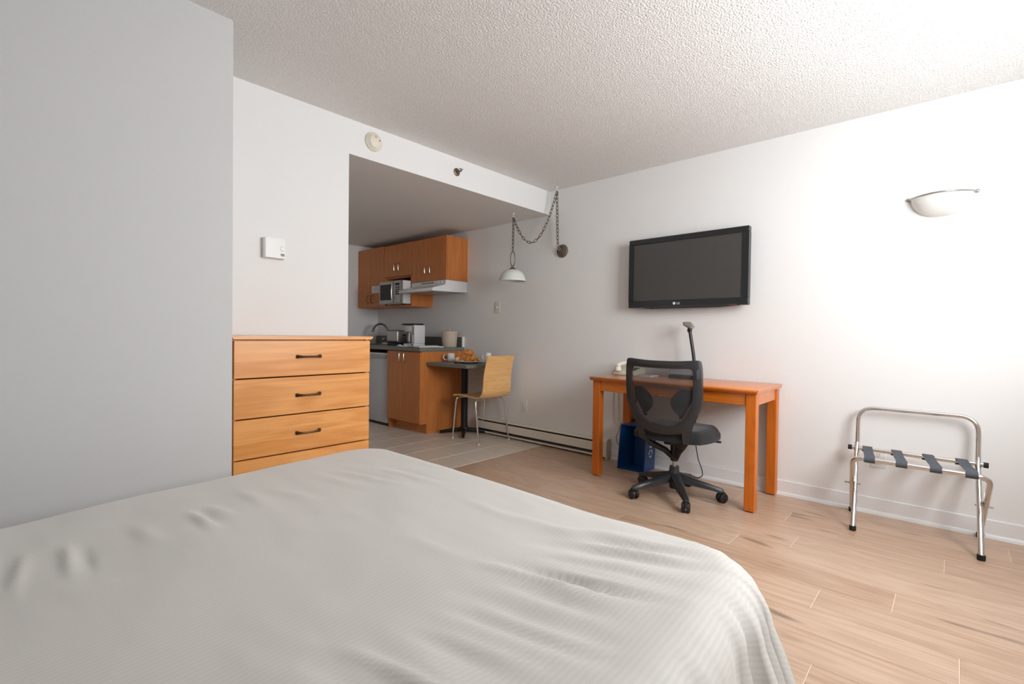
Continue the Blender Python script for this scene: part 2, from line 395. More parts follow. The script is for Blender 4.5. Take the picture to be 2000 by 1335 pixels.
MB().prism([(D-0.024, 0.0), (D-0.012, 0.0), (D-0.012, 0.022), (D-0.017, 0.021), (D-0.023, 0.012)], 1, WIN_Y, 2.19).build('shoe_moulding', 'trim_white', bbo)
struct(MB().box(XB, 0.752, EL-0.012, EL, 0, 0.10, 0.003).build('baseboard_left', 'trim_white'))

# ------------------------------------------------------------------ bed and bedspread
BX0, BX1, BY0, BY1 = -0.85, 1.13, 0.375, 1.87
bed = thing('bed', 'bed with upholstered base hidden under the pale grey spread', 'bed', ((BX0+BX1)/2, (BY0+BY1)/2, 0))
MB().box(BX0+0.02, BX1-0.02, BY0+0.02, BY1-0.02, 0.06, 0.27, 0.01).build('base', 'bed_base', bed)
for sx in (BX0+0.08, BX1-0.12):
    for sy in (BY0+0.08, BY1-0.12): MB().lathe([(0.02, 0), (0.026, 0.06)], (sx+0.02, sy+0.02, 0), 12).build('leg', 'black_plastic', bed)
MB().box(BX0, BX1, BY0, BY1, 0.27, 0.490, 0.05, 3).build('mattress', 'mattress_cloth', bed)
def bedspread():
    rc = 0.10; per = []      # perimeter of the flat top with outward normals, corner arcs sampled finely
    X0, X1, Y0, Y1 = BX0, BX1+0.01, BY0-0.01, BY1+0.01
    def line(p, q, nrm, n):
        for i in range(n): t = i/n; per.append((p[0]+(q[0]-p[0])*t, p[1]+(q[1]-p[1])*t, nrm[0], nrm[1]))
    def cor(cx, cy, a0, n):
        for i in range(n): a = a0+PI/2*i/n; per.append((cx+rc*math.cos(a), cy+rc*math.sin(a), math.cos(a), math.sin(a)))
    line((X0+rc, Y0), (X1-rc, Y0), (0, -1), 110); cor(X1-rc, Y0+rc, -PI/2, 40)
    line((X1, Y0+rc), (X1, Y1-rc), (1, 0), 90); cor(X1-rc, Y1-rc, 0, 24)
    line((X1-rc, Y1), (X0+rc, Y1), (0, 1), 110); cor(X0+rc, Y1-rc, PI/2, 8)
    line((X0, Y1-rc), (X0, Y0+rc), (-1, 0), 40); cor(X0+rc, Y0+rc, PI, 8)
    N = len(per); cx, cy = (X0+X1)/2, (Y0+Y1)/2
    def top(x, y): return 0.532+0.036*min(max(x, -0.3), 1.3)
    def crease(x, y, px, py, dx, dy, ln, wd, amp):
        l = math.hypot(dx, dy); dx, dy = dx/l, dy/l; u = (x-px)*dx+(y-py)*dy; v = -(x-px)*dy+(y-py)*dx
        v += 0.02*math.sin(u*9)
        t = max(0, 1-abs(u)/ln); return amp*math.exp(-(v/wd)**2)*t*t*(3-2*t)
    CR = [(0.13, 1.50, 0.12, -1, 0.16, 0.012, 0.010), (0.05, 1.50, 0.05, -1, 0.18, 0.012, 0.009), (0.16, 1.48, 0.15, -1, 0.14, 0.012, -0.007), (0.00, 1.60, 0.2, -1, 0.14, 0.016, 0.008), (0.40, 1.50, 0.22, -1, 0.15, 0.013, 0.010), (0.425, 1.52, 0.3, -1, 0.13, 0.012, -0.008), (0.46, 1.55, 0.4, -1, 0.12, 0.014, 0.006), (0.28, 1.52, 0.25, -1, 0.14, 0.02, 0.005), (0.66, 1.52, 0.4, -1, 0.16, 0.016, 0.006), (0.56, 1.60, 0.3, -1, 0.16, 0.02, 0.005),
          (0.90, 1.52, 0.32, -1, 0.24, 0.010, 0.007), (0.925, 1.50, 0.32, -1, 0.22, 0.012, -0.006), (1.00, 1.42, 0.28, -1, 0.26, 0.010, 0.007), (1.03, 1.40, 0.25, -1, 0.22, 0.012, -0.005), (0.82, 1.55, 0.3, -1, 0.2, 0.016, 0.005), (0.98, 0.98, 0.15, -1, 0.18, 0.016, 0.005), (1.0, 0.78, 0.2, -1, 0.2, 0.016, 0.005), (0.72, 0.92, 0.25, -1, 0.18, 0.018, 0.005)]
    rng = random.Random(11)
    for q in range(34):      # long gathers pulled towards the near side and its corner
        px = 1.12-1.05*(q/34)**1.15+rng.uniform(-0.02, 0.02); f_c = max(0, 1-(1.12-px)/0.9)
        CR.append((px-0.03, 0.50+0.10*rng.random(), 0.15+0.40*f_c+rng.uniform(-0.05, 0.05), -1, 0.14+0.16*rng.random(), 0.009+0.009*rng.random(), rng.choice((-1, 1, 1))*(0.004+0.007*rng.random())*(0.5+0.7*f_c)))
    def rel(x, y):
        v = 0.010*noise.noise((x*2.3, y*2.3, 0.3))+0.0035*noise.noise((x*7, y*4.5, 2.0))+0.0018*noise.noise((x*22, y*9, 5.0))
        for q in CR: v += crease(x, y, *q)
        return v
    NI = 56; prof = [0.012, 0.03, 0.05, 0.07, 0.09, 0.11, 0.13, 0.15, 0.17, 0.19, 0.21, 0.235, 0.26, 0.285, 0.31, 0.335, 0.352, 0.36]
    R = 0.095
    bm = bmesh.new(); uv = bm.loops.layers.uv.new('UVMap'); rings = []; UV = {}
    for k in range(1, NI+1):
        t = (k/NI)**0.75; ring = []
        for (x, y, nx, ny) in per:
            px, py = cx+(x-cx)*t, cy+(y-cy)*t; v = bm.verts.new((px, py, top(px, py)+rel(px, py))); UV[v] = (px, py); ring.append(v)
        rings.append(ring)
    for sarc in prof:
        ring = []
        for i, (x, y, nx, ny) in enumerate(per):
            if sarc < R*PI/2: a = sarc/R; out, down = R*math.sin(a), R*(1-math.cos(a))
            else: e = sarc-R*PI/2; out, down = R+(0.10+0.22*math.exp(-(((x-X1)**2+(y-Y0)**2)/0.10)))*e, R+0.985*e
            # gathered folds, strongest round the corner near the window and along the near side
            cn = math.exp(-(((x-X1+0.05)**2+(y-Y0-0.05)**2)/0.06)); near = 1.0 if ny < -0.3 else 0.35
            sp = i*0.0192
            fold = (0.5+0.5*cn)*near*(math.sin(sp*31+2*noise.noise((sp*3, 0, 1)))+0.6*math.sin(sp*73+1.0))*0.014*min(1, (sarc/0.25)**1.1)
            fold += (cn)*math.sin(sp*95+1.5*noise.noise((sp*5, 2, 0)))*0.013*min(1, (sarc/0.2)**1.3)
            px, py = x+nx*(out+fold), y+ny*(out+fold)
            fade = max(0, 1-sarc/0.16)
            hem = 0.0
            z = max(0.14, top(x, y)-down+rel(x+nx*out*0.5, y+ny*out*0.5)*fade+hem)
            v = bm.verts.new((px, py, z)); UV[v] = (x+nx*sarc, y+ny*sarc); ring.append(v)
        rings.append(ring)
    cv = bm.verts.new((cx, cy, top(cx, cy)+rel(cx, cy))); UV[cv] = (cx, cy)
    for j in range(N): bm.faces.new((cv, rings[0][j], rings[0][(j+1) % N]))
    for A, B in zip(rings, rings[1:]):
        for j in range(N): bm.faces.new((A[j], B[j], B[(j+1) % N], A[(j+1) % N]))
    # turned hem gives the cloth its thickness
    last = rings[-1]; inner = []
    for j, v in enumerate(last):
        x, y, nx, ny = per[j]; w_ = bm.verts.new((v.co.x-nx*0.008, v.co.y-ny*0.008, v.co.z+0.03)); UV[w_] = UV[v]; inner.append(w_)
    for j in range(N): bm.faces.new((last[j], inner[j], inner[(j+1) % N], last[(j+1) % N]))
    bmesh.ops.recalc_face_normals(bm, faces=bm.faces)
    for f in bm.faces:
        f.smooth = True
        for l in f.loops: l[uv].uv = UV[l.vert]
    me = bpy.data.meshes.new('bedspread'); bm.to_mesh(me); bm.free(); me.materials.append(MATS['bed_cloth'])
    o = bpy.data.objects.new('bedspread', me); COL.objects.link(o)
    return tag(o, 'pale grey bedspread with fine woven stripes draped over the bed', 'bedspread')
bedspread()

# ------------------------------------------------------------------ dresser
DX0, DX1, DY0, DY1 = 0.762, 1.455, 2.408, 2.895
dr = thing('dresser', 'orange maple chest of drawers with bronze bow handles against the white wall', 'dresser', ((DX0+DX1)/2, (DY0+DY1)/2, 0))
MB().box(DX0, DX0+0.018, DY0+0.018, DY1, 0, 1.030).box(DX1-0.018, DX1, DY0+0.018, DY1, 0, 1.030).box(DX0+0.018, DX1-0.018, DY1-0.012, DY1, 0.02, 1.030).box(DX0+0.018, DX1-0.018, DY0+0.03, DY1-0.012, 0.05, 0.07).box(DX0+0.018, DX1-0.018, DY0+0.03, DY1-0.012, 1.012, 1.030).build('body', 'maple_orange', dr, smooth=0)
MB().prism([(DX0-0.008, 1.046), (DX0-0.008, 1.042), (DX0-0.002, 1.0315), (DX1+0.002, 1.0315), (DX1+0.014, 1.042), (DX1+0.014, 1.046), (DX1+0.011, 1.048), (DX0-0.005, 1.048)], 1, DY0-0.010, DY1).build('top', 'maple_orange', dr, smooth=0)
zs = [1.028, 0.849, 0.661, 0.473, 0.285, 0.097]
for i in range(5):
    zt, zb = zs[i]-0.003, zs[i+1]+0.003
    d_ = MB().box(DX0+0.002, DX1-0.002, DY0-(0.004 if i == 0 else 0), DY0+0.018, zb, zt, 0.0015).build('drawer', 'maple_orange', dr, smooth=0)
    MB().box(DX0+0.05, DX1-0.05, DY0+0.019, DY0+0.40, zb+0.02, zt-0.03).build('drawer_box', 'maple_orange', d_, smooth=0)
    zc = (zs[i]+zs[i+1])/2+ (0.008 if i == 0 else 0); yf = DY0-(0.004 if i == 0 else 0)
    h = MB(); xc = 1.108; pts = [(xc+t*0.06, yf-0.004-0.020*(1-(t)**4), zc) for t in [-1+k/8 for k in range(17)]]
    h.tube(pts, [0.0065 if abs(k-8) > 5 else 0.0048 for k in range(17)], 8)
    h.box(xc-0.064, xc-0.050, yf-0.008, yf, zc-0.009, zc+0.009, 0.002).box(xc+0.050, xc+0.064, yf-0.008, yf, zc-0.009, zc+0.009, 0.002)
    h.build('handle', 'bronze', d_)
MB().box(DX0+0.02, DX1-0.02, DY0+0.012, DY0+0.03, 0, 0.094).build('plinth', 'maple_orange', dr, smooth=0)

# ------------------------------------------------------------------ thermostat, smoke detector, sprinkler
th = thing('thermostat', 'white plastic thermostat on the wall above the dresser', 'thermostat', (1.125, E, 1.49))
MB().box(1.066, 1.186, E-0.012, E, 1.487, 1.602, 0.003).build('back_plate', 'ivory_plastic', th)
MB().prism([(1.066, E-0.012), (1.066, E-0.036), (1.072, E-0.042), (1.13, E-0.044), (1.18, E-0.040), (1.186, E-0.034), (1.186, E-0.012)], 2, 1.489, 1.600).build('cover', 'white_plastic', th)
MB().lathe([(0.0001, -0.047), (0.012, -0.046), (0.016, -0.040)], (1.163, E, 1.545), 20, 'Y').build('dial', 'white_plastic', th)
for z in (1.503, 1.511): MB().box(1.152, 1.174, E-0.0425, E-0.040, z, z+0.004).build('print_mark', 'slot_dark', th, smooth=0)
sd = thing('smoke_detector', 'round ivory smoke detector on the beam', 'smoke detector', (1.770, E, 2.345))
MB().lathe([(0.062, 0), (0.062, -0.014), (0.058, -0.018)], (1.770, E, 2.345), 36, 'Y').build('base_ring', 'ivory_plastic', sd)
MB().lathe([(0.054, -0.018), (0.054, -0.024), (0.050, -0.028)], (1.770, E, 2.345), 36, 'Y').build('cover_ring', 'ivory_plastic', sd)
MB().lathe([(0.046, -0.028), (0.046, -0.034), (0.036, -0.040), (0.0001, -0.042)], (1.770, E, 2.345), 36, 'Y').build('dome', 'ivory_plastic', sd)
MB().lathe([(0.009, -0.036), (0.009, -0.045), (0.0001, -0.046)], (1.768, E, 2.372), 14, 'Y').build('button', 'beige_vinyl', sd)
MB().lathe([(0.005, -0.036), (0.005, -0.043), (0.0001, -0.044)], (1.794, E, 2.352), 12, 'Y').build('indicator_light', 'print_grey', sd)
sk = thing('sprinkler_head', 'small metal sidewall sprinkler head on the beam', 'sprinkler', (2.506, E, 2.334))
MB().lathe([(0.031, 0), (0.031, -0.003), (0.024, -0.009), (0.015, -0.010)], (2.506, E, 2.334), 28, 'Y').build('escutcheon', 'aged_metal', sk)
MB().lathe([(0.012, -0.006), (0.012, -0.022), (0.008, -0.026), (0.008, -0.03)], (2.506, E, 2.334), 16, 'Y').build('nozzle', 'aged_metal', sk)
a_ = MB()
for sgn in (-1, 1): a_.tube([(2.506+sgn*0.010, E-0.02, 2.334), (2.506+sgn*0.014, E-0.036, 2.334), (2.506+sgn*0.004, E-0.050, 2.334)], 0.003, 8)
a_.build('frame_arm', 'aged_metal', sk)
MB().box(2.488, 2.530, E-0.056, E-0.046, 2.346, 2.349, 0.0008).box(2.500, 2.512, E-0.054, E-0.050, 2.326, 2.346).build('deflector', 'aged_metal', sk)

# ------------------------------------------------------------------ swag pendant lamp
def link_chain(mb, path, pitch=0.034, lr=0.0036, a=0.0215, b_=0.0105):
    P = [Vector(p) for p in path]; seg = [(P[i+1]-P[i]).length for i in range(len(P)-1)]; tot = sum(seg); n = max(1, round(tot/pitch)); q = tot/n
    for i in range(n):
        d = (i+0.5)*q; j = 0
        while d > seg[j] and j < len(seg)-1: d -= seg[j]; j += 1
        t = (P[j+1]-P[j]).normalized(); cpt = P[j]+t*d
        u = t.cross(Vector((0, 0, 1)) if abs(t.z) < 0.9 else Vector((1, 0, 0))).normalized(); v = t.cross(u)
        sd_ = u if i % 2 else v
        mb.tube([cpt+t*a*math.cos(w_)+sd_*b_*math.sin(w_) for w_ in [2*PI*k/10 for k in range(10)]], lr, 5, closed=True)
HK1 = (3.607, 2.763, 2.417); HK2 = (3.415, 3.132, 2.193); CAN = (D, 2.749, 1.861); LAMPX, LAMPY = 3.415, 3.135
for p, zt, lb in ((HK1, H, 'white swag hook in the textured ceiling above the wall canopy'), (HK2, HK, 'white swag hook in the kitchen ceiling above the pendant shade')):
    hk = MB(); hk.lathe([(0.014, 0), (0.012, -0.006), (0.004, -0.008)], (p[0], p[1], zt), 16)
    hk.tube([(p[0], p[1], zt-0.006), (p[0], p[1]+0.001, zt-0.016)]+[(p[0], p[1]+0.010*math.sin(t), p[2]+0.003+0.010*math.cos(t)) for t in [k*PI/8 for k in range(1, 13)]], 0.0030, 8)
    tag(hk.build('ceiling_hook', 'white_plastic', origin=(p[0], p[1], zt)), lb, 'hook', 'swag hooks')
pl = thing('pendant_lamp', 'swag pendant lamp with white alabaster dome shade on a bronze chain', 'lamp', (LAMPX, LAMPY, 1.585))
MB().lathe([(0.062, 0), (0.062, -0.006), (0.055, -0.020), (0.030, -0.028), (0.012, -0.030), (0.009, -0.045), (0.0001, -0.047)], CAN, 32, 'X').build('wall_canopy', 'aged_metal', pl)
ch = MB()
link_chain(ch, bez([(D-0.045, 2.752, 1.862), (D-0.060, 2.762, 1.92), (3.62, 2.765, 2.15), (HK1[0], HK1[1], HK1[2]-0.012)]))
def caten(A, B, sag, n=24): return [(A[0]+(B[0]-A[0])*t, A[1]+(B[1]-A[1])*t, A[2]+(B[2]-A[2])*t-sag*4*t*(1-t)) for t in [k/n for k in range(n+1)]]
link_chain(ch, caten((HK1[0], HK1[1], HK1[2]-0.012), (HK2[0], HK2[1], HK2[2]-0.012), 0.345))
link_chain(ch, [(HK2[0], HK2[1], HK2[2]-0.012), (LAMPX, LAMPY, 1.865)])
cho = ch.build('chain', 'aged_metal', pl); cho['kind'] = 'stuff'
MB().tube([(LAMPX+0.018*math.sin(t)*0.4, LAMPY+0.036*math.sin(t), 1.790+0.070*math.cos(t)) for t in [2*PI*k/28 for k in range(28)]], 0.0042, 8, closed=True).build('loop', 'aged_metal', pl)
MB().lathe([(0.006, 0.027), (0.012, 0.022), (0.012, 0.010), (0.022, 0.004), (0.042, -0.010), (0.044, -0.016), (0.030, -0.014)], (LAMPX, LAMPY, 1.700), 24).build('cap', 'aged_metal', pl)
so = [(0.026, 1.690), (0.050, 1.687), (0.075, 1.676), (0.098, 1.657), (0.115, 1.631), (0.125, 1.605), (0.130, 1.585), (0.1305, 1.577)]
MB().lathe(so+[(r-0.005, z) for r, z in so[::-1]], (LAMPX, LAMPY, 0), 48, cap0=False, cap1=False).build('shade', 'alabaster', pl)
MB().lathe([(0.018, 1.684), (0.018, 1.645), (0.014, 1.640)], (LAMPX, LAMPY, 0), 16).build('socket', 'white_plastic', pl)
MB().lathe([(0.012, 1.640), (0.026, 1.618), (0.029, 1.600), (0.022, 1.584), (0.0001, 1.578)], (LAMPX, LAMPY, 0), 20).build('bulb', 'sconce_glass', pl)

# ------------------------------------------------------------------ kitchen wall cabinets
UF = 3.385
def bar_handle(parent, x, y, z0, z1, m='nickel'):
    h = MB(); h.tube([(x, y, z0), (x-0.018, y, z0+0.004), (x-0.024, y, z0+0.016), (x-0.026, y, (z0+z1)/2), (x-0.024, y, z1-0.016), (x-0.018, y, z1-0.004), (x, y, z1)], 0.0045, 8)
    return h.build('handle', m, parent)
def wall_cab(label, ya, yb, za, zb, hz, niche=None):
    t = thing('wall_cabinet', label, 'cabinet', (D, (ya+yb)/2, za), group=None); th_ = 0.018; b = MB()
    zlo = za; dz = niche if niche else za
    b.box(UF+0.020, D, ya, ya+th_, zlo, zb).box(UF+0.020, D, yb-th_, yb, zlo, zb).box(UF+0.020, D, ya+th_, yb-th_, zb-th_, zb).box(UF+0.020, D, ya+th_, yb-th_, zlo, zlo+th_).box(D-0.008, D, ya+th_, yb-th_, zlo+th_, zb-th_)
    if niche: b.box(UF+0.020, D-0.008, ya+th_, yb-th_, niche-th_, niche)
    b.build('body', 'cherry_laminate', t, smooth=0)
    if niche:
        MB().box(UF, UF+0.020, ya, ya+0.022, za, niche-0.002).box(UF, UF+0.020, yb-0.022, yb, za, niche-0.002).box(UF, UF+0.020, ya+0.022, yb-0.022, za, za+0.022).build('face_frame', 'cherry_laminate', t, smooth=0)
        MB().box(D-0.0095, D-0.0085, ya+th_, yb-th_, za+th_, niche-th_).build('niche_back', 'niche_dark', t, smooth=0)
    ym = (ya+yb)/2
    for (p, q, hy) in ((ya+0.0015, ym-0.0015, ym-0.045), (ym+0.0015, yb-0.0015, ym+0.045)):
        d_ = MB().box(UF, UF+0.019, p, q, dz+0.002, zb-0.001, 0.0012).build('door', 'cherry_laminate', t, smooth=0)
        if hz: bar_handle(d_, UF, hy, hz[0], hz[1], hz[2])
    return t
wall_cab('short cherry wall cabinet above the range hood', 4.080, 4.700, 1.655, 2.138, (1.735, 1.825, 'nickel'))
wall_cab('cherry wall cabinet with an open niche holding the microwave', 4.702, 5.290, 1.385, 2.142, (1.815, 1.910, 'nickel'), niche=1.752)
wall_cab('tall cherry wall cabinet in the far kitchen corner with a paper note', 5.292, 5.905, 1.395, 2.150, (1.45, 1.55, 'bronze'))
MB().box(D-0.006, D, 4.068, 4.0795, 1.655, 2.138).build('filler_strip', 'plywood', bpy.data.objects['wall_cabinet'], smooth=0)
nt_ = MB().box(UF-0.0012, UF-0.0002, 5.372, 5.566, 1.578, 1.664).build('paper_note', 'paper', origin=(UF, 5.47, 1.578), smooth=0)
tag(nt_, 'white paper note taped to the tall cabinet door', 'note')
for i in range(4): MB().box(UF-0.0016, UF-0.0012, 5.39, 5.54-0.02*(i % 2), 1.595+0.016*i, 1.598+0.016*i).build('print_line', 'print_grey', nt_, smooth=0)

# range hood
hd = thing('range_hood', 'white enamel range hood under the short wall cabinet', 'range hood', (D, 4.39, 1.53))
prof = [(D, 1.654), (UF-0.002, 1.654), (UF-0.008, 1.602), (3.215, 1.560), (3.200, 1.552), (3.198, 1.522), (D, 1.532)]
MB().prism(prof, 1, 4.082, 4.698, 0.003).build('hood_body', 'enamel_white', hd)
MB().prism([(3.204, 1.5205), (D-0.02, 1.5300), (D-0.02, 1.527), (3.204, 1.517)], 1, 4.095, 4.685).build('underside_filter', 'steel', hd)
for i in range(5): MB().box(UF-0.009, UF-0.0042, 4.29+i*0.045, 4.325+i*0.045, 1.630, 1.637).build('vent_slot', 'slot_dark', hd, smooth=0)
for i in range(2): MB().box(UF-0.012, UF-0.004, 4.135+i*0.055, 4.165+i*0.055, 1.622, 1.640, 0.002).build('rocker_switch', 'white_plastic', hd, smooth=0)

# microwave
mx0, my0, my1, mz0, mz1 = 3.262, 4.732, 5.192, 1.408, 1.684
mw_ = thing('microwave', 'silver countertop microwave oven in the cabinet niche', 'microwave', (3.45, (my0+my1)/2, 1.404))
MB().box(mx0+0.022, 3.62, my0, my1, mz0+0.006, mz1, 0.004).build('case', 'enamel_white', mw_)
MB().box(mx0, mx0+0.0215, my0, my1, mz0+0.006, mz1, 0.004).build('front_frame', 'steel', mw_)
yd = my0+0.155
do = MB().box(mx0-0.010, mx0-0.0005, yd, my1-0.012, mz0+0.018, mz1-0.012, 0.003).build('door', 'steel', mw_)
MB().box(mx0-0.0125, mx0-0.0101, yd+0.022, my1-0.034, mz0+0.050, mz1-0.040, 0.001).build('door_window', 'black_plastic', do)
MB().tube([(mx0-0.009, yd+0.008, mz0+0.045), (mx0-0.026, yd+0.008, mz0+0.060), (mx0-0.030, yd+0.008, (mz0+mz1)/2), (mx0-0.026, yd+0.008, mz1-0.045), (mx0-0.009, yd+0.008, mz1-0.030)], 0.006, 8).build('door_handle', 'nickel', do)
pn = MB().box(mx0-0.006, mx0-0.0005, my0+0.012, yd-0.006, mz0+0.018, mz1-0.012, 0.002).build('control_panel', 'steel', mw_)
MB().box(mx0-0.008, mx0-0.0061, my0+0.035, yd-0.040, mz1-0.060, mz1-0.030).build('display', 'black_plastic', pn, smooth=0)
for r in range(4):
    for q in range(3): MB().box(mx0-0.008, mx0-0.0061, my0+0.032+q*0.028, my0+0.054+q*0.028, mz1-0.090-r*0.026, mz1-0.073-r*0.026, 0.001).build('button', 'grey_plastic', pn, smooth=0)
MB().box(mx0-0.008, mx0-0.0061, my0+0.035, yd-0.040, mz0+0.028, mz0+0.055).build('open_button', 'lamp_grey', pn, smooth=0)
for yy in (my0+0.04, my1-0.06):
    for xx in (mx0+0.05, 3.56): MB().box(xx, xx+0.02, yy, yy+0.02, 1.4035, mz0+0.006).build('foot', 'rubber', mw_, smooth=0)

# ------------------------------------------------------------------ base cabinet, worktop, fridge, sink
CZ = 0.918
bc = thing('base_cabinet', 'cherry base cabinet with two doors beside the mini fridge', 'cabinet', (3.39, 4.43, 0))
MB().prism([(3.105, 0.108), (3.175, 0.108), (3.175, 0.0), (3.655, 0.0), (3.655, 0.878), (3.105, 0.878)], 1, 4.130, 4.148).build('end_panel', 'cherry_laminate', bc, smooth=0)
MB().box(3.655, D-0.001, 4.132, 4.148, 0, 0.878).build('filler_strip', 'cherry_laminate', bc, smooth=0)
MB().box(3.108, D-0.001, 4.724, 4.742, 0.0, 0.878).box(3.108, D-0.001, 4.148, 4.724, 0.10, 0.118).box(3.68, D-0.001, 4.148, 4.724, 0.118, 0.878).box(3.108, 3.68, 4.148, 4.724, 0.86, 0.878).build('carcass', 'cherry_laminate', bc, smooth=0)
MB().box(3.175, 3.190, 4.148, 4.724, 0, 0.099).build('toe_kick', 'cherry_laminate', bc, smooth=0)
for (p, q, hy) in ((4.131, 4.435, 4.395), (4.438, 4.741, 4.480)):
    d_ = MB().box(3.087, 3.105, p, q, 0.112, 0.868, 0.0012).build('door', 'cherry_laminate', bc, smooth=0)
    bar_handle(d_, 3.087, hy, 0.760, 0.856)
b2 = thing('base_cabinet', 'cherry base cabinet with two doors under the sink', 'cabinet', (3.39, 5.60, 0))
MB().box(3.108, D-0.001, 5.300, 5.318, 0.0, 0.878).box(3.108, D-0.001, 5.886, 5.904, 0.0, 0.878).box(3.108, D-0.001, 5.318, 5.886, 0.10, 0.118).box(3.68, D-0.001, 5.318, 5.886, 0.118, 0.878).build('carcass', 'cherry_laminate', b2, smooth=0)
MB().box(3.175, 3.190, 5.318, 5.886, 0, 0.099).build('toe_kick', 'cherry_laminate', b2, smooth=0)
for (p, q, hy) in ((5.301, 5.600, 5.560), (5.603, 5.903, 5.645)):
    d_ = MB().box(3.087, 3.105, p, q, 0.112, 0.868, 0.0012).build('door', 'cherry_laminate', b2, smooth=0)
    bar_handle(d_, 3.087, hy, 0.760, 0.856)
wt = MB()
sx0, sx1, sy0, sy1 = 3.20, 3.56, 5.34, 5.74
wt.box(3.072, D, 4.115, sy0, 0.8785, CZ, 0.003).box(3.072, D, sy1, KB, 0.8785, CZ, 0.003).box(3.072, sx0, sy0, sy1, 0.8785, CZ).box(sx1, D, sy0, sy1, 0.8785, CZ)
tag(wt.build('worktop', 'laminate_green', origin=(3.38, 5.0, 0.8785), smooth=0), 'grey-green laminate worktop running along the kitchen wall', 'worktop')
bs = thing('backsplash', 'low grey-green laminate upstand behind the worktop', 'backsplash', (D, 5.0, CZ))
MB().box(D-0.022, D, 4.130, KB, CZ+0.0005, 1.030, 0.002).build('board', 'laminate_edge', bs, smooth=0)
MB().box(D-0.030, D, 4.115, 4.1295, CZ+0.0005, 1.036, 0.001).build('end_cap', 'trim_white', bs, smooth=0)
fr = thing('mini_fridge', 'grey-white under-counter refrigerator beside the cabinet', 'refrigerator', (3.40, 5.02, 0))
MB().box(3.165, 3.66, 4.764, 5.28, 0.028, 0.835, 0.006, 2).build('case', 'enamel_white', fr)
fd = MB().box(3.112, 3.160, 4.764, 5.28, 0.035, 0.812, 0.006, 2).build('door', 'fridge_grey', fr)
MB().box(3.108, 3.160, 4.764, 5.28, 0.814, 0.838, 0.004).build('top_trim', 'enamel_white', fr)
MB().box(3.098, 3.1115, 4.800, 5.25, 0.776, 0.800, 0.003).build('door_grip', 'lamp_grey', fd, smooth=0)
MB().box(3.125, 3.62, 4.78, 5.26, 0.0, 0.027).build('plinth', 'black_plastic', fr, smooth=0)
sn = thing('sink', 'stainless steel sink set in the worktop', 'sink', ((sx0+sx1)/2, (sy0+sy1)/2, 0.76))
rim = MB(); rim.box(sx0-0.015, sx1+0.06, sy0-0.015, sy0+0.008, CZ+0.0005, CZ+0.006).box(sx0-0.015, sx1+0.06, sy1-0.008, sy1+0.015, CZ+0.0005, CZ+0.006).box(sx0-0.015, sx0+0.008, sy0+0.008, sy1-0.008, CZ+0.0005, CZ+0.006).box(sx1-0.008, sx1+0.06, sy0+0.008, sy1-0.008, CZ+0.0005, CZ+0.006)
rim.build('rim', 'chrome', sn, smooth=0)
MB().box(sx0+0.004, sx0+0.008, sy0+0.004, sy1-0.004, 0.77, CZ).box(sx1-0.008, sx1-0.004, sy0+0.004, sy1-0.004, 0.77, CZ).box(sx0+0.008, sx1-0.008, sy0+0.004, sy0+0.008, 0.77, CZ).box(sx0+0.008, sx1-0.008, sy1-0.008, sy1-0.004, 0.77, CZ).box(sx0+0.004, sx1-0.004, sy0+0.004, sy1-0.004, 0.76, 0.77).build('bowl', 'steel', sn, smooth=0)
fc = thing('faucet', 'chrome gooseneck kitchen faucet with two handles', 'faucet', (3.595, 5.50, CZ+0.006))
MB().box(3.572, 3.618, 5.38, 5.62, CZ+0.0065, CZ+0.022, 0.006, 2).build('base_plate', 'chrome', fc)
gp = [(3.595, 5.50, CZ+0.02), (3.595, 5.50, 1.06)]+[(3.595-0.088+0.088*math.cos(t), 5.50+0.05*(1-math.cos(t)), 1.06+0.125*math.sin(t)) for t in [k*PI*0.9/16 for k in range(1, 17)]]
MB().tube(gp, 0.0125, 12).build('spout', 'chrome_dark_reflection', fc)
MB().tube([gp[-1], (gp[-1][0]-0.003, gp[-1][1], gp[-1][2]-0.022)], 0.0155, 12).build('aerator', 'chrome_dark_reflection', fc)
for yy in (5.405, 5.595):
    MB().lathe([(0.020, 0.022), (0.020, 0.035), (0.026, 0.045), (0.026, 0.075), (0.018, 0.082)], (3.595, yy, CZ), 18).build('tap_handle', 'chrome', fc)

# ------------------------------------------------------------------ things on the worktop
Z = CZ+0.0008
cm = thing('coffee_maker', 'white drip coffee maker with black lid and glass carafe', 'coffee maker', (3.44, 4.68, Z))
MB().box(3.33, 3.49, 4.580, 4.790, Z, Z+0.030, 0.008, 2).build('base', 'white_plastic', cm)
MB().box(3.34, 3.49, 4.580, 4.640, Z+0.0305, Z+0.245, 0.006, 2).build('tower', 'white_plastic', cm)
MB().box(3.34, 3.48, 4.6405, 4.785, Z+0.165, Z+0.245, 0.010, 2).build('filter_basket', 'white_plastic', cm)
MB().prism(rrect(3.320, 3.492, 4.578, 4.84, 0.05), 2, Z+0.2455, Z+0.262, 0.004).build('lid', 'black_plastic', cm)
MB().box(3.3365, 3.3395, 4.600, 4.612, Z+0.13, Z+0.225).build('water_gauge', 'print_grey', cm, smooth=0)
MB().lathe([(0.010, -0.004), (0.010, 0.0)], (3.329, 4.605, Z+0.016), 12, 'X').build('switch', 'black_plastic', cm)
cf = MB().lathe([(0.050, 0.0), (0.062, 0.02), (0.064, 0.05), (0.055, 0.085), (0.042, 0.105), (0.044, 0.112)], (3.405, 4.713, Z+0.032), 28).build('carafe', 'clear_glass', cm)
MB().lathe([(0.046, 0.112), (0.046, 0.120), (0.02, 0.123)], (3.405, 4.713, Z+0.032), 24).build('carafe_lid', 'white_plastic', cf)
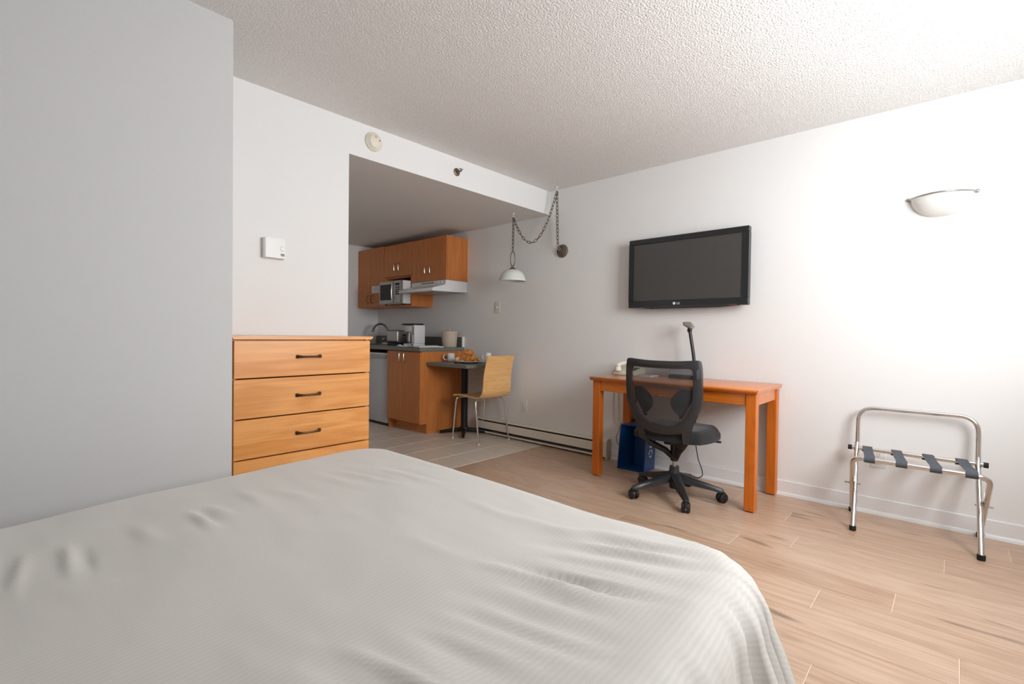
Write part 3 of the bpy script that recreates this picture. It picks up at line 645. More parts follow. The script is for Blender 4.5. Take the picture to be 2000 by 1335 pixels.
MB().tube(bez([(3.360, 4.690, Z+0.145), (3.338, 4.672, Z+0.145), (3.325, 4.664, Z+0.11), (3.330, 4.668, Z+0.06), (3.348, 4.684, Z+0.05)], 6), 0.007, 8).build('carafe_handle', 'white_plastic', cf)
MB().lathe([(0.046, 0.004), (0.058, 0.022), (0.060, 0.034), (0.0001, 0.034)], (3.405, 4.713, Z+0.032), 24).build('coffee', 'coffee_glass_dark', cf)
to = thing('toaster', 'brushed steel toaster with black base beside the coffee maker', 'toaster', (3.42, 5.01, Z))
MB().box(3.33, 3.52, 4.925, 5.130, Z, Z+0.028, 0.006).build('base', 'black_plastic', to)
MB().prism(rrect(3.335, 3.515, Z+0.0285, Z+0.185, 0.035), 1, 4.915, 5.140, 0.008, 2).build('shell', 'steel', to)
for xx in (3.385, 3.445): MB().box(xx, xx+0.022, 4.945, 5.11, Z+0.1845, Z+0.1865).build('slot', 'slot_dark', to, smooth=0)
MB().box(3.405, 3.445, 4.897, 4.914, Z+0.12, Z+0.135, 0.003).build('lever', 'black_plastic', to)
ib = thing('ice_bucket', 'beige round ice bucket with lid at the worktop end', 'ice bucket', (3.57, 4.235, Z))
MB().lathe([(0.078, 0), (0.081, 0.004), (0.092, 0.155), (0.092, 0.16)], (3.57, 4.235, Z), 36).build('body', 'beige_vinyl', ib)
MB().lathe([(0.096, 0.161), (0.096, 0.172), (0.090, 0.178), (0.03, 0.182)], (3.57, 4.235, Z), 36).build('lid', 'beige_vinyl', ib)
MB().lathe([(0.010, 0.182), (0.010, 0.190), (0.022, 0.194), (0.020, 0.203), (0.0001, 0.205)], (3.57, 4.235, Z), 20).build('knob', 'beige_vinyl', ib)
tw = MB()
P = [[(3.10+0.33*i/10, 4.165+0.30*j/12, Z+0.010+0.004*noise.noise((i*0.5, j*0.5, 3))+(0.006 if 3 < j < 9 else 0)) for j in range(13)] for i in range(11)]
tw.slab(P, 0.009, Vector((0, 0, 1)))
tag(tw.build('dish_towel', 'towel', origin=(3.26, 4.31, Z)), 'folded white cloth lying flat on the worktop', 'towel')
for (xx, yy, lb) in ((3.17, 4.515, 'small white packet on the worktop next to the folded cloth'), (3.20, 4.665, 'small white packet on the worktop in front of the coffee maker')):
    P = [[(xx+0.045*(i/4-0.5), yy+0.06*(j/4-0.5), Z+0.010+0.014*math.sin(PI*i/4)*math.sin(PI*j/4)) for j in range(5)] for i in range(5)]
    o = MB().slab(P, 0.009, Vector((0, 0, 1))).build('sugar_packet', 'paper', origin=(xx, yy, Z)); tag(o, lb, 'packet')

# ------------------------------------------------------------------ breakfast table and what stands on it
TZ = 0.765
tb = thing('pedestal_table', 'small grey laminate table on a black iron pedestal', 'table', (3.43, 3.81, 0))
MB().box(3.160, 3.688, 3.495, 4.128, TZ-0.034, TZ, 0.003).build('table_top', 'laminate_green', tb, smooth=0)
MB().lathe([(0.036, 0.05), (0.036, TZ-0.05)], (3.475, 3.866, 0), 28).build('post', 'black_iron', tb)
MB().box(3.385, 3.565, 3.776, 3.956, TZ-0.050, TZ-0.0345).build('mounting_plate', 'black_iron', tb, smooth=0)
MB().lathe([(0.055, 0.035), (0.055, 0.05), (0.042, 0.085), (0.037, 0.09)], (3.475, 3.866, 0), 28).build('hub', 'black_iron', tb)
for k in range(4):
    a = math.radians(46)+k*PI/2; dx, dy = math.cos(a), math.sin(a)
    f = MB(); f.tube([(3.475+dx*r, 3.866+dy*r, z) for r, z in ((0.03, 0.048), (0.10, 0.042), (0.20, 0.030), (0.26, 0.022))], [0.024, 0.022, 0.018, 0.015], 10)
    fo = f.build('foot', 'black_iron', tb)
    MB().lathe([(0.014, 0), (0.014, 0.008)], (3.475+dx*0.25, 3.866+dy*0.25, 0), 14).build('glide', 'steel', fo)
zt = TZ+0.0008
mg = thing('mug', 'white china mug with handle on the small table', 'mug', (3.40, 4.005, zt))
MB().lathe([(0.028, 0), (0.032, 0.003), (0.040, 0.03), (0.042, 0.092), (0.039, 0.092), (0.037, 0.03), (0.0001, 0.008)], (3.40, 4.005, zt), 30).build('body', 'china', mg)
MB().tube(bez([(3.378, 4.042, zt+0.078), (3.362, 4.070, zt+0.072), (3.357, 4.078, zt+0.048), (3.364, 4.066, zt+0.024), (3.380, 4.038, zt+0.020)], 6), 0.006, 8).build('handle', 'china', mg)
pt = MB().lathe([(0.075, 0), (0.085, 0.004), (0.145, 0.018), (0.158, 0.022), (0.157, 0.025), (0.140, 0.021), (0.08, 0.008), (0.0001, 0.007)], (3.42, 3.735, zt), 44).build('plate', 'china', origin=(3.42, 3.735, zt))
tag(pt, 'round white plate carrying the croissants', 'plate')
def croissant(loc, ln, rad, rz, m, label, tilt=0.0):
    mb = MB(); n = 30; path = []; rr = []
    for i in range(n+1):
        t = i/n*2-1; ang = t*1.15; path.append((ln*math.sin(ang)*0.62, ln*0.45*(1-math.cos(ang))*1.2, rad*0.25*abs(t)*tilt))
        ridge = 0.5+0.5*abs(math.sin(t*PI*2.6)); rr.append(rad*max(0.16, (1-abs(t)**1.7))*(0.86+0.16*ridge))
    path = [(p[0], p[1], p[2]+rad) for p in path]
    mb.tube(path, rr, 14)
    o = mb.build('croissant', m, local=True, smooth=1.2); o.location = loc; o.rotation_euler = (tilt*0.3, 0, rz)
    return tag(o, label, 'croissant', 'pastries on the plate')
zp = zt+0.0105
croissant((3.37, 3.70, zp), 0.105, 0.036, 1.9, 'crust', 'golden croissant at the front of the plate')
croissant((3.49, 3.76, zp), 0.105, 0.038, 0.7, 'crust', 'golden croissant at the back of the plate by the wall')
croissant((3.425, 3.755, zp+0.060), 0.100, 0.036, 2.4, 'crust', 'sugar dusted croissant on top of the pastry pile', 0.3)
croissant((3.45, 3.635, zp+0.006), 0.05, 0.021, 1.2, 'crust', 'small golden pastry at the plate rim facing the chair')
croissant((3.345, 3.835, zp+0.006), 0.055, 0.024, 0.4, 'crust_pale', 'pale iced pastry at the plate rim facing the mug')
cp = thing('creamer_jug', 'small white china jug behind the chair back', 'jug', (3.56, 3.60, zt))
MB().lathe([(0.024, 0), (0.030, 0.004), (0.033, 0.05), (0.031, 0.108), (0.028, 0.108), (0.028, 0.05), (0.0001, 0.006)], (3.56, 3.60, zt), 26).build('body', 'china', cp)
MB().tube(bez([(3.54, 3.625, zt+0.09), (3.525, 3.645, zt+0.075), (3.53, 3.64, zt+0.045), (3.541, 3.624, zt+0.035)], 6), 0.004, 8).build('handle', 'china', cp)
jp = MB().box(3.235, 3.265, 3.735, 3.765, zt, zt+0.018, 0.003).build('jam_pot', 'red_gloss', origin=(3.25, 3.75, zt)); tag(jp, 'tiny red jam pot beside the plate', 'jam pot')

# ------------------------------------------------------------------ bentwood chair at the table
dc = thing('dining_chair', 'bent plywood chair with slim chrome legs at the small table', 'chair', (3.432, 3.560, 0), math.radians(-4))
SW = 0.185
prof = bez([(0, 0.235, 0.428), (0, 0.215, 0.444), (0, 0.12, 0.452), (0, 0.0, 0.446), (0, -0.12, 0.442), (0, -0.185, 0.452), (0, -0.220, 0.490), (0, -0.232, 0.56), (0, -0.236, 0.66), (0, -0.262, 0.78), (0, -0.288, 0.862)], 6)
rows = []
for p in prof:
    up = min(1, max(0, (p.z-0.47)/0.3)); wd = SW*(1.0-0.06*up)
    rows.append([(wd*q, p.y-0.020*up*(1-q*q)*0.8, p.z+(0.008*(q*q) if up < 0.05 else 0)) for q in [-1+k/6 for k in range(13)]])
MB().slab(rows, 0.011).build('seat_shell', 'plywood', dc, local=True)
for sx in (-1, 1):
    for fy, ly in ((0.17, 0.215), (-0.13, -0.205)):
        pts = [(sx*0.06, fy*0.8, 0.424), (sx*0.13, fy*0.95, 0.424), (sx*0.172, fy, 0.418), (sx*0.186, fy+0.1*(ly-fy), 0.395), (sx*0.192, fy+(ly-fy)*0.3, 0.30), (sx*0.198, ly, 0.004)]
        lg = MB().tube(bez(pts, 5), 0.008, 10).build('leg', 'chrome', dc, local=True)
        MB().lathe([(0.009, 0), (0.010, 0.012)], (sx*0.198, ly, 0), 12).build('foot_cap', 'white_plastic', lg, local=True)

# ------------------------------------------------------------------ switch and sockets on the wall
def plate(name, label, cat, y, z, kind):
    t = thing(name, label, cat, (D, y, z))
    MB().box(D-0.006, D, y-0.036, y+0.036, z-0.058, z+0.058, 0.002).build('cover_plate', 'ivory_plastic' if kind == 'switch' else 'white_plastic', t)
    if kind == 'switch':
        MB().box(D-0.016, D-0.0061, y-0.006, y+0.006, z-0.012, z+0.010, 0.002).build('toggle', 'white_plastic', t)
    else:
        for s_ in (-1, 1):
            r = MB().lathe([(0.017, 0), (0.017, -0.002), (0.0001, -0.0025)], (D-0.0061, y, z+s_*0.020), 20, 'X').build('receptacle', 'white_plastic', t)
            for q in (-1, 1): MB().box(D-0.0095, D-0.0087, y+q*0.006-0.001, y+q*0.006+0.001, z+s_*0.020-0.002, z+s_*0.020+0.007).build('slot', 'slot_dark', r, smooth=0)
            MB().lathe([(0.0025, 0), (0.0025, -0.0008)], (D-0.0087, y, z+s_*0.020-0.008), 8, 'X').build('ground_hole', 'slot_dark', r)
    return t
plate('light_switch', 'ivory light switch plate below the pendant lamp', 'light switch', 3.595, 1.354, 'switch')
plate('wall_outlet', 'white double outlet above the baseboard heater', 'outlet', 3.203, 0.350, 'outlet')
plate('wall_outlet', 'white double outlet behind the luggage rack', 'outlet', 0.335, 0.345, 'outlet')
op = plate('wall_outlet', 'white double outlet under the desk with plugged cords', 'outlet', 1.955, 0.350, 'outlet')
MB().box(D-0.040, D-0.0095, 1.945, 1.975, 0.352, 0.382, 0.004).build('plug', 'black_plastic', op)
plate('phone_jack', 'white phone socket plate under the desk near the heater', 'outlet', 2.105, 0.315, 'switch')

# ------------------------------------------------------------------ baseboard heater
HY0, HY1 = 2.20, 3.84; hx = D-0.066
he = thing('baseboard_heater', 'long white electric baseboard heater with dark slots', 'heater', (D-0.03, 3.02, 0))
MB().prism([(D, 0.022), (D-0.004, 0.022), (D-0.004, 0.160), (hx+0.010, 0.160), (hx+0.002, 0.152), (hx+0.0015, 0.156), (hx+0.010, 0.166), (D, 0.168)], 1, HY0+0.012, HY1-0.012).build('back_plate', 'ivory_plastic', he)
MB().prism([(hx, 0.060), (hx+0.003, 0.060), (hx+0.003, 0.128), (hx+0.008, 0.134), (hx+0.006, 0.136), (hx, 0.130)], 1, HY0+0.012, HY1-0.012).build('front_panel', 'ivory_plastic', he)
MB().box(hx+0.018, D-0.006, HY0+0.015, HY1-0.015, 0.040, 0.150).build('heating_fins', 'slot_dark', he, smooth=0)
MB().prism([(hx, 0.018), (D-0.004, 0.018), (D-0.004, 0.021), (hx+0.003, 0.021), (hx+0.003, 0.034), (hx, 0.034)], 1, HY0+0.012, HY1-0.012).build('bottom_lip', 'ivory_plastic', he)
for a, b in ((HY0, HY0+0.012), (HY1-0.012, HY1)):
    MB().prism([(D, 0.0), (hx-0.003, 0.0), (hx-0.003, 0.150), (hx+0.012, 0.172), (D, 0.172)], 1, a, b, 0.002).build('end_cap', 'ivory_plastic', he)
MB().box(hx-0.002, hx+0.0055, HY0+0.0121, HY0+0.10, 0.022, 0.158, 0.002).build('junction_cover', 'ivory_plastic', he)

# ------------------------------------------------------------------ television
tv = thing('television', 'flat black television mounted on the white wall', 'television', (3.60, 1.535, 1.575))
ty0, ty1, tz0, tz1, tx = 1.072, 1.996, 1.298, 1.849, 3.590
fb = 0.042
fm = MB(); fm.box(tx, tx+0.05, ty0, ty1, tz1-fb, tz1, 0.003).box(tx, tx+0.05, ty0, ty1, tz0, tz0+fb+0.012, 0.003).box(tx, tx+0.05, ty0, ty0+fb, tz0+fb+0.012, tz1-fb).box(tx, tx+0.05, ty1-fb, ty1, tz0+fb+0.012, tz1-fb)
fm.box(tx+0.03, tx+0.05, ty0+fb, ty1-fb, tz0+fb, tz1-fb)
fm.build('bezel', 'tv_bezel', tv)
MB().box(tx+0.006, tx+0.0295, ty0+fb+0.0005, ty1-fb-0.0005, tz0+fb+0.0125, tz1-fb-0.0005).build('screen', 'tv_screen', tv, smooth=0)
MB().box(tx+0.0505, tx+0.085, ty0+0.12, ty1-0.12, tz0+0.08, tz1-0.08, 0.01).build('rear_housing', 'black_plastic', tv)
MB().box(tx+0.0855, D-0.001, ty0+0.30, ty1-0.30, tz0+0.16, tz1-0.16).build('wall_bracket', 'black_iron', tv, smooth=0)
MB().prism([(ty0+0.06, tz0-0.001), (ty1-0.09, tz0-0.001), (ty1-0.20, tz0-0.011), (ty0+0.20, tz0-0.011)], 0, tx+0.006, tx+0.046).build('lower_strip', 'tv_bezel', tv, smooth=0)
MB().box(tx-0.0012, tx-0.0002, ty0+0.075, ty0+0.125, tz0+0.002, tz0+0.008).build('power_light', 'red_gloss', tv, smooth=0)
MB().box(tx-0.0015, tx-0.0002, ty0+0.07, ty1-0.10, tz0+0.001, tz0+0.0018).build('trim_line', 'nickel', tv, smooth=0)
def face_x(x, y, z):   # text facing -x: reading direction is -y, up is z
    return Matrix(((0, 0, -1, x), (-1, 0, 0, y), (0, 1, 0, z), (0, 0, 0, 1)))
text_mesh('brand_letters', 'LG', 0.022, 0.0005, 'logo_white', tv, face_x(tx-0.0012, 1.572, tz0+0.026))
MB().lathe([(0.0105, 0), (0.0105, -0.001), (0.0001, -0.0012)], (tx-0.0002, 1.604, tz0+0.027), 20, 'X').build('brand_badge', 'logo_white', tv)

# ------------------------------------------------------------------ wall sconce
sy = 0.076
sc_ = thing('wall_sconce', 'white glass half bowl wall light with chrome rod', 'wall light', (D, sy, 1.775))
rows = []
for i in range(13):
    v = i/12*PI/2; rows.append([(D-0.002-0.098*math.cos(v)*math.sin(PI*j/28)**0.9, sy+0.135*math.cos(v)**0.9*math.cos(PI*j/28), 1.884-0.112*math.sin(v)) for j in range(29)])
MB().slab(rows, 0.004).build('glass_bowl', 'sconce_glass', sc_)
rod = [(D-0.006-0.108*math.sin(PI*t)**0.8, sy-0.146+0.292*t, 1.889) for t in [k/28 for k in range(29)]]
MB().tube(rod, 0.0050, 10).build('rod', 'steel', sc_)
for yy in (sy-0.146, sy+0.146): MB().lathe([(0.010, 0.0), (0.010, -0.012), (0.006, -0.016), (0.0001, -0.017)], (D, yy, 1.889), 16, 'X').build('finial', 'steel', sc_)
MB().box(D-0.018, D, sy-0.05, sy+0.05, 1.80, 1.88).build('mounting_box', 'white_plastic', sc_, smooth=0)
MB().lathe([(0.012, 0.0), (0.026, 0.03), (0.028, 0.045), (0.0001, 0.07)], (D-0.05, sy, 1.805), 16).build('bulb', 'alabaster', sc_)

# ------------------------------------------------------------------ desk
gy0, gy1, gx0, gx1, gz = 0.865, 2.062, 3.122, 3.676, 0.756
dk = thing('desk', 'orange wooden writing desk with square legs under the television', 'desk', (3.40, 1.463, 0))
MB().prism([(gx0+0.014, gz-0.028), (gx0+0.006, gz-0.020), (gx0, gz-0.010), (gx0+0.002, gz-0.003), (gx0+0.008, gz), (gx1, gz), (gx1, gz-0.028)], 1, gy0+0.006, gy1-0.006, 0.002).build('desk_top', 'desk_wood', dk)
MB().prism([(gy0, gz-0.010), (gy0+0.0058, gz-0.02), (gy0+0.0058, gz-0.001), (gy0+0.002, gz-0.003)], 0, gx0+0.008, gx1).build('edge_moulding', 'desk_wood', dk)
MB().prism([(gy1, gz-0.010), (gy1-0.0058, gz-0.02), (gy1-0.0058, gz-0.001), (gy1-0.002, gz-0.003)], 0, gx0+0.008, gx1).build('edge_moulding', 'desk_wood', dk)
LW = 0.060
for lx in (gx0+0.033, gx1-LW-0.002):
    for ly in (gy0+0.018, gy1-LW-0.018):
        lg = MB().box(lx, lx+LW, ly, ly+LW, 0.006, gz-0.0285, 0.003).build('leg', 'desk_leg_wood', dk, smooth=0)
        MB().lathe([(0.012, 0), (0.012, 0.006)], (lx+LW/2, ly+LW/2, 0), 12).build('glide', 'black_plastic', lg)
az0, az1 = gz-0.105, gz-0.0285
MB().box(gx0+0.040, gx0+0.060, gy0+0.0785, gy1-0.0785, az0, az1, 0.002).build('front_apron', 'desk_wood', dk, smooth=0)
MB().box(gx1-0.040, gx1-0.020, gy0+0.0785, gy1-0.0785, az0, az1, 0.002).build('rear_apron', 'desk_wood', dk, smooth=0)
for ly in (gy0+0.026, gy1-0.046): MB().box(gx0+0.094, gx1-LW-0.0025, ly, ly+0.020, az0, az1, 0.002).build('side_apron', 'desk_wood', dk, smooth=0)
# things on the desk
gt = gz+0.0008
ph = thing('telephone', 'ivory corded desk telephone on the desk', 'telephone', (3.53, 1.93, gt))
MB().prism([(3.43, gt), (3.62, gt), (3.62, gt+0.050), (3.60, gt+0.054), (3.43, gt+0.022)], 1, 1.845, 2.035, 0.005, 2).build('base', 'phone_plastic', ph)
kp = MB().prism([(3.445, gt+0.0262), (3.585, gt+0.0518), (3.583, gt+0.056), (3.445, gt+0.031)], 1, 1.855, 1.945, 0.001).build('keypad', 'ivory_plastic', ph)
for r in range(4):
    for q in range(3): xx = 3.460+r*0.028; MB().box(xx, xx+0.016, 1.866+q*0.025, 1.882+q*0.025, gt+0.0335+(xx-3.445)*0.183, gt+0.0385+(xx-3.445)*0.183, 0.001).build('key', 'print_grey', kp, smooth=0)
hs = MB(); hs.tube(bez([(3.415, 1.990, gt+0.066), (3.45, 1.990, gt+0.082), (3.52, 1.990, gt+0.092), (3.59, 1.990, gt+0.090), (3.635, 1.990, gt+0.076)], 6), [0.016]*25, 12)
hs.lathe([(0.026, 0.036), (0.027, 0.055), (0.022, 0.068)], (3.430, 1.990, gt), 18).lathe([(0.026, 0.058), (0.027, 0.074), (0.022, 0.088)], (3.612, 1.990, gt), 18)
hs.build('handset', 'phone_plastic', ph)
def coil(path, r, turns, wire):
    P = [Vector(p) for p in path]; n = turns*8; out = []
    L = [0]
    for i in range(1, len(P)): L.append(L[-1]+(P[i]-P[i-1]).length)
    for i in range(n+1):
        d = L[-1]*i/n; j = min(len(P)-2, max(k for k in range(len(L)) if L[k] <= d+1e-9)); t = (P[j+1]-P[j]).normalized(); cpt = P[j]+t*(d-L[j])
        u = t.cross(Vector((1, 0.2, 0)) if abs(t.x) < 0.9 else Vector((0, 0, 1))).normalized(); v = t.cross(u); a = 2*PI*i/8
        out.append(cpt+r*(math.cos(a)*u+math.sin(a)*v))
    return MB().tube(out, wire, 5)
coil(bez([(3.43, 2.012, gt+0.040), (3.45, 2.05, gt+0.012), (3.52, 2.068, gt+0.010), (3.545, 2.083, gt-0.03), (3.545, 2.092, 0.60), (3.545, 2.090, 0.40), (3.545, 2.065, 0.335), (3.545, 2.040, 0.40), (3.545, 2.046, 0.60), (3.55, 2.049, gz-0.05)], 8), 0.008, 90, 0.0022).build('coiled_cord', 'phone_plastic', ph)
dl = thing('desk_lamp', 'dark desk lamp with slim pole and chrome tilting head', 'lamp', (3.56, 1.50, gt))
MB().box(3.50, 3.62, 1.385, 1.600, gt, gt+0.026, 0.004).build('base', 'grey_plastic', dl)
MB().prism([(3.505, gt+0.0265), (3.615, gt+0.0265), (3.600, gt+0.105), (3.520, gt+0.105)], 1, 1.39, 1.595, 0.004).build('base_block', 'lamp_grey', dl)
lp = [(3.56, 1.425, gt+0.1055), (3.56, 1.437, gt+0.20), (3.555, 1.462, gt+0.355)]
MB().tube(lp, 0.0125, 12).build('pole', 'grey_plastic', dl)
MB().lathe([(0.016, -0.012), (0.016, 0.012)], (3.555, 1.464, gt+0.362), 14, 'Y').build('hinge', 'black_plastic', dl)
MB().prism([(1.450, gt+0.372), (1.505, gt+0.398), (1.508, gt+0.422), (1.470, gt+0.424), (1.438, gt+0.386)], 0, 3.525, 3.590, 0.005, 2).build('lamp_head', 'steel', dl)
MB().prism([(1.452, gt+0.3735), (1.503, gt+0.3975), (1.500, gt+0.3945), (1.455, gt+0.3705)], 0, 3.530, 3.585).build('diffuser', 'slot_dark', dl, smooth=0)
np_ = thing('notepad', 'small white notepad lying on the desk by the telephone', 'notepad', (3.50, 1.755, gt))
MB().box(3.43, 3.57, 1.710, 1.800, gt, gt+0.008).build('pages', 'paper', np_, smooth=0)
MB().tube([(3.44, 1.725, gt+0.012), (3.55, 1.78, gt+0.012)], 0.004, 8).build('pen', 'lamp_grey', np_)
# cords under the desk
tag(MB().tube(bez([(3.672, 1.46, gz-0.03), (3.672, 1.455, 0.55), (3.640, 1.440, 0.36), (3.632, 1.435, 0.28), (3.610, 1.405, 0.16), (3.604, 1.375, 0.09), (3.612, 1.372, 0.04), (3.640, 1.415, 0.006), (3.655, 1.46, 0.006)], 8), 0.0035, 8).build('lamp_cord', 'black_plastic', origin=(3.63, 1.42, 0)), 'thin black lamp cord hanging below the desk to the floor', 'cord')
tag(MB().tube(bez([(D-0.048, 1.960, 0.372), (D-0.060, 1.955, 0.42), (D-0.030, 1.945, 0.56), (D-0.018, 1.94, gz-0.04)], 8), 0.0028, 8).build('power_cord', 'black_plastic', origin=(D-0.03, 1.95, 0.3)), 'thin black power cord rising from the outlet under the desk', 'cord')
tag(MB().tube(bez([(D-0.013, 2.105, 0.310), (D-0.022, 2.108, 0.26), (D-0.020, 2.135, 0.20), (D-0.014, 2.120, 0.14), (D-0.007, 2.06, 0.118), (D-0.007, 1.96, 0.125)], 8), 0.0022, 8).build('phone_line', 'slot_dark', origin=(D-0.02, 2.1, 0.1)), 'thin phone line looping down the wall behind the blue bin', 'cord')

# ------------------------------------------------------------------ blue recycling bin (open side towards the chair)
rb = thing('recycling_bin', 'blue plastic recycling bin with white recycling symbol under the desk', 'bin', (3.565, 1.885, 0))
bx0, bx1, byl, byr, bh, wt_ = 3.470, 3.662, 2.000, 1.768, 0.362, 0.006
def bin_pt(x, side, z, ins=0.0):     # side 0 left, 1 right; the box narrows towards its closed back and towards the top
    t = (x-bx0)/(bx1-bx0); k_ = z/bh
    return (x, (byl-0.030*t-0.028*k_-ins) if side == 0 else (byr+0.010*t-0.012*k_+ins), z)
def hexa(mb, P8):
    V = [mb.bm.verts.new(p) for p in P8]
    for f in ((0, 1, 2, 3), (4, 7, 6, 5), (0, 4, 5, 1), (1, 5, 6, 2), (2, 6, 7, 3), (3, 7, 4, 0)): mb.bm.faces.new([V[i] for i in f])
b = MB()
for side in (0, 1): hexa(b, [bin_pt(bx0, side, 0), bin_pt(bx1, side, 0), bin_pt(bx1, side, bh), bin_pt(bx0, side, bh), bin_pt(bx0, side, 0, wt_), bin_pt(bx1, side, 0, wt_), bin_pt(bx1, side, bh, wt_), bin_pt(bx0, side, bh, wt_)])
for z0_, z1_, xa, xb in ((0, wt_, bx0, bx1), (bh-wt_, bh, bx0, bx1), (wt_, bh-wt_, bx1-wt_, bx1)):
    hexa(b, [bin_pt(xa, 0, z0_, wt_), bin_pt(xb, 0, z0_, wt_), bin_pt(xb, 1, z0_, wt_), bin_pt(xa, 1, z0_, wt_), bin_pt(xa, 0, z1_, wt_), bin_pt(xb, 0, z1_, wt_), bin_pt(xb, 1, z1_, wt_), bin_pt(xa, 1, z1_, wt_)])
b.build('shell', 'blue_plastic', rb, smooth=0)
rim = [bin_pt(bx0-0.003, 0, 0.004), bin_pt(bx0-0.003, 1, 0.004), bin_pt(bx0-0.003, 1, bh-0.003), bin_pt(bx0-0.003, 0, bh-0.003)]
MB().tube(rim, 0.0055, 8, closed=True).build('rim', 'blue_plastic', rb)
def sym(cx, cz, R):
    """three chasing arrows, flat print on the side facing the window"""
    for k in range(3):
        m_ = MB(); a0 = PI/2+k*2*PI/3; hw = R*0.17
        def q(r, a):
            x = cx+r*math.cos(a); z = cz+r*math.sin(a); p = bin_pt(x, 1, z); return (p[0], p[1]-0.0008, p[2])
        angs = [a0+0.20+0.24*j for j in range(6)]
        P = [[q(R-hw, a), q(R+hw, a)] for a in angs]
        m_.grid(P)
        V = [m_.bm.verts.new(p) for p in (q(R-2.3*hw, angs[-1]), q(R+2.3*hw, angs[-1]), q(R, angs[-1]+0.55))]; m_.bm.faces.new(V)
        ex = bmesh.ops.extrude_face_region(m_.bm, geom=list(m_.bm.faces))
        bmesh.ops.translate(m_.bm, verts=[v for v in ex['geom'] if isinstance(v, bmesh.types.BMVert)], vec=(0, -0.0006, 0))
        m_.build('recycling_arrow', 'logo_white', rb, smooth=0)
sym(3.572, 0.225, 0.034); sym(3.572, 0.140, 0.028)

# ------------------------------------------------------------------ office chair
oc = thing('office_chair', 'black mesh back office chair on five casters at the desk', 'office chair', (3.12, 1.372, 0), math.radians(4))
B_ = lambda mb, n, m, par=None, sm=None: mb.build(n, m, par or oc, smooth=sm, local=True)
for k in range(5):
    a = math.radians(74+72*k-4); ca, sa = math.cos(a), math.sin(a); P = lambda r, t, z: (r*ca-t*sa, r*sa+t*ca, z)
    bm = MB(); rows = []
    for (r, wd, zt_, zb_) in ((0.018, 0.032, 0.165, 0.105), (0.06, 0.031, 0.155, 0.102), (0.15, 0.026, 0.128, 0.088), (0.25, 0.021, 0.102, 0.074), (0.292, 0.019, 0.090, 0.066), (0.306, 0.013, 0.084, 0.066)):
        rows.append([P(r, -wd, zb_), P(r, -wd*0.95, zt_-0.010), P(r, -wd*0.55, zt_), P(r, wd*0.55, zt_), P(r, wd*0.95, zt_-0.010), P(r, wd, zb_), P(r, -wd, zb_)])
    bm.grid(rows); v_ = bm.bm; bm.bm.verts.ensure_lookup_table()
    bmesh.ops.remove_doubles(v_, verts=v_.verts, dist=1e-5); bmesh.ops.holes_fill(v_, edges=[e for e in v_.edges if e.is_boundary], sides=0)
    leg = B_(bm, 'base_arm', 'grey_plastic')
    cr, sw = 0.300, a+2.2+k*1.1; cx_, cy_, _ = P(cr-0.012, 0, 0)
    ax = Vector((math.cos(sw), math.sin(sw), 0)); fw_ = Vector((-ax.y, ax.x, 0)); ctr = Vector((cx_, cy_, 0.032))+fw_*0.010
    cas = MB(); cas.tube([Vector((cx_, cy_, 0.068)), Vector((cx_, cy_, 0.040))], 0.008, 8)
    hood = [ctr+fw_*0.034*math.cos(t)*1.0+Vector((0, 0, 0.035*math.sin(t))) for t in [k2*PI/8 for k2 in range(9)]]
    cas.tube(hood, 0.0065, 6); co = B_(cas, 'caster', 'black_plastic', leg)
    for sgn in (-1, 1):
        wh = MB(); wh.tube([ctr+ax*sgn*0.006, ctr+ax*sgn*0.008, ctr+ax*sgn*0.022, ctr+ax*sgn*0.026], [0.028, 0.032, 0.031, 0.024], 18); B_(wh, 'wheel', 'black_plastic', leg)
B_(MB().lathe([(0.024, 0.055), (0.030, 0.06), (0.034, 0.10), (0.036, 0.165), (0.032, 0.178), (0.030, 0.205)], (0, 0, 0), 24), 'hub', 'grey_plastic')
B_(MB().lathe([(0.014, 0.205), (0.014, 0.30)], (0, 0, 0), 18), 'gas_column', 'steel')
B_(MB().lathe([(0.022, 0.240), (0.027, 0.25), (0.028, 0.352)], (0, 0, 0), 20), 'column_cover', 'black_plastic')
B_(MB().box(-0.06, 0.13, -0.055, 0.055, 0.352, 0.392, 0.010, 2), 'mechanism', 'black_plastic')
B_(MB().tube(bez([(0.06, -0.07, 0.375), (0.065, -0.18, 0.385), (0.075, -0.245, 0.392)], 5), 0.005, 8).box(0.062, 0.088, -0.275, -0.235, 0.386, 0.396, 0.003), 'lever', 'black_plastic')
# seat: rounded cushion with waterfall front
rows = []
SX0, SX1 = -0.185, 0.270
for i in range(25):
    v = i/24*2-1; row = []
    for j in range(25):
        q = j/24*2-1
        X, Y = v*math.sqrt(max(0, 1-0.32*q*q)), q*math.sqrt(max(0, 1-0.32*v*v)); r_ = max(abs(v), abs(q))
        edge = max(0, (r_-0.72)/0.28)
        X2 = (SX0+SX1)/2+X*(SX1-SX0)/2*1.08; Y2 = Y*0.262
        row.append((X2, Y2, 0.482-0.050*edge**2.2-0.012*(1-abs(Y))*(0.4+0.6*(v < 0.3))*(1-edge)-(0.015*max(0, v)**2)))
    rows.append(row)
B_(MB().slab(rows, 0.030, Vector((0, 0, 1))), 'seat_cushion', 'black_fabric')
B_(MB().prism(rrect(SX0+0.03, SX1-0.05, -0.20, 0.20, 0.06), 2, 0.393, 0.421, 0.006), 'seat_pan', 'black_plastic')
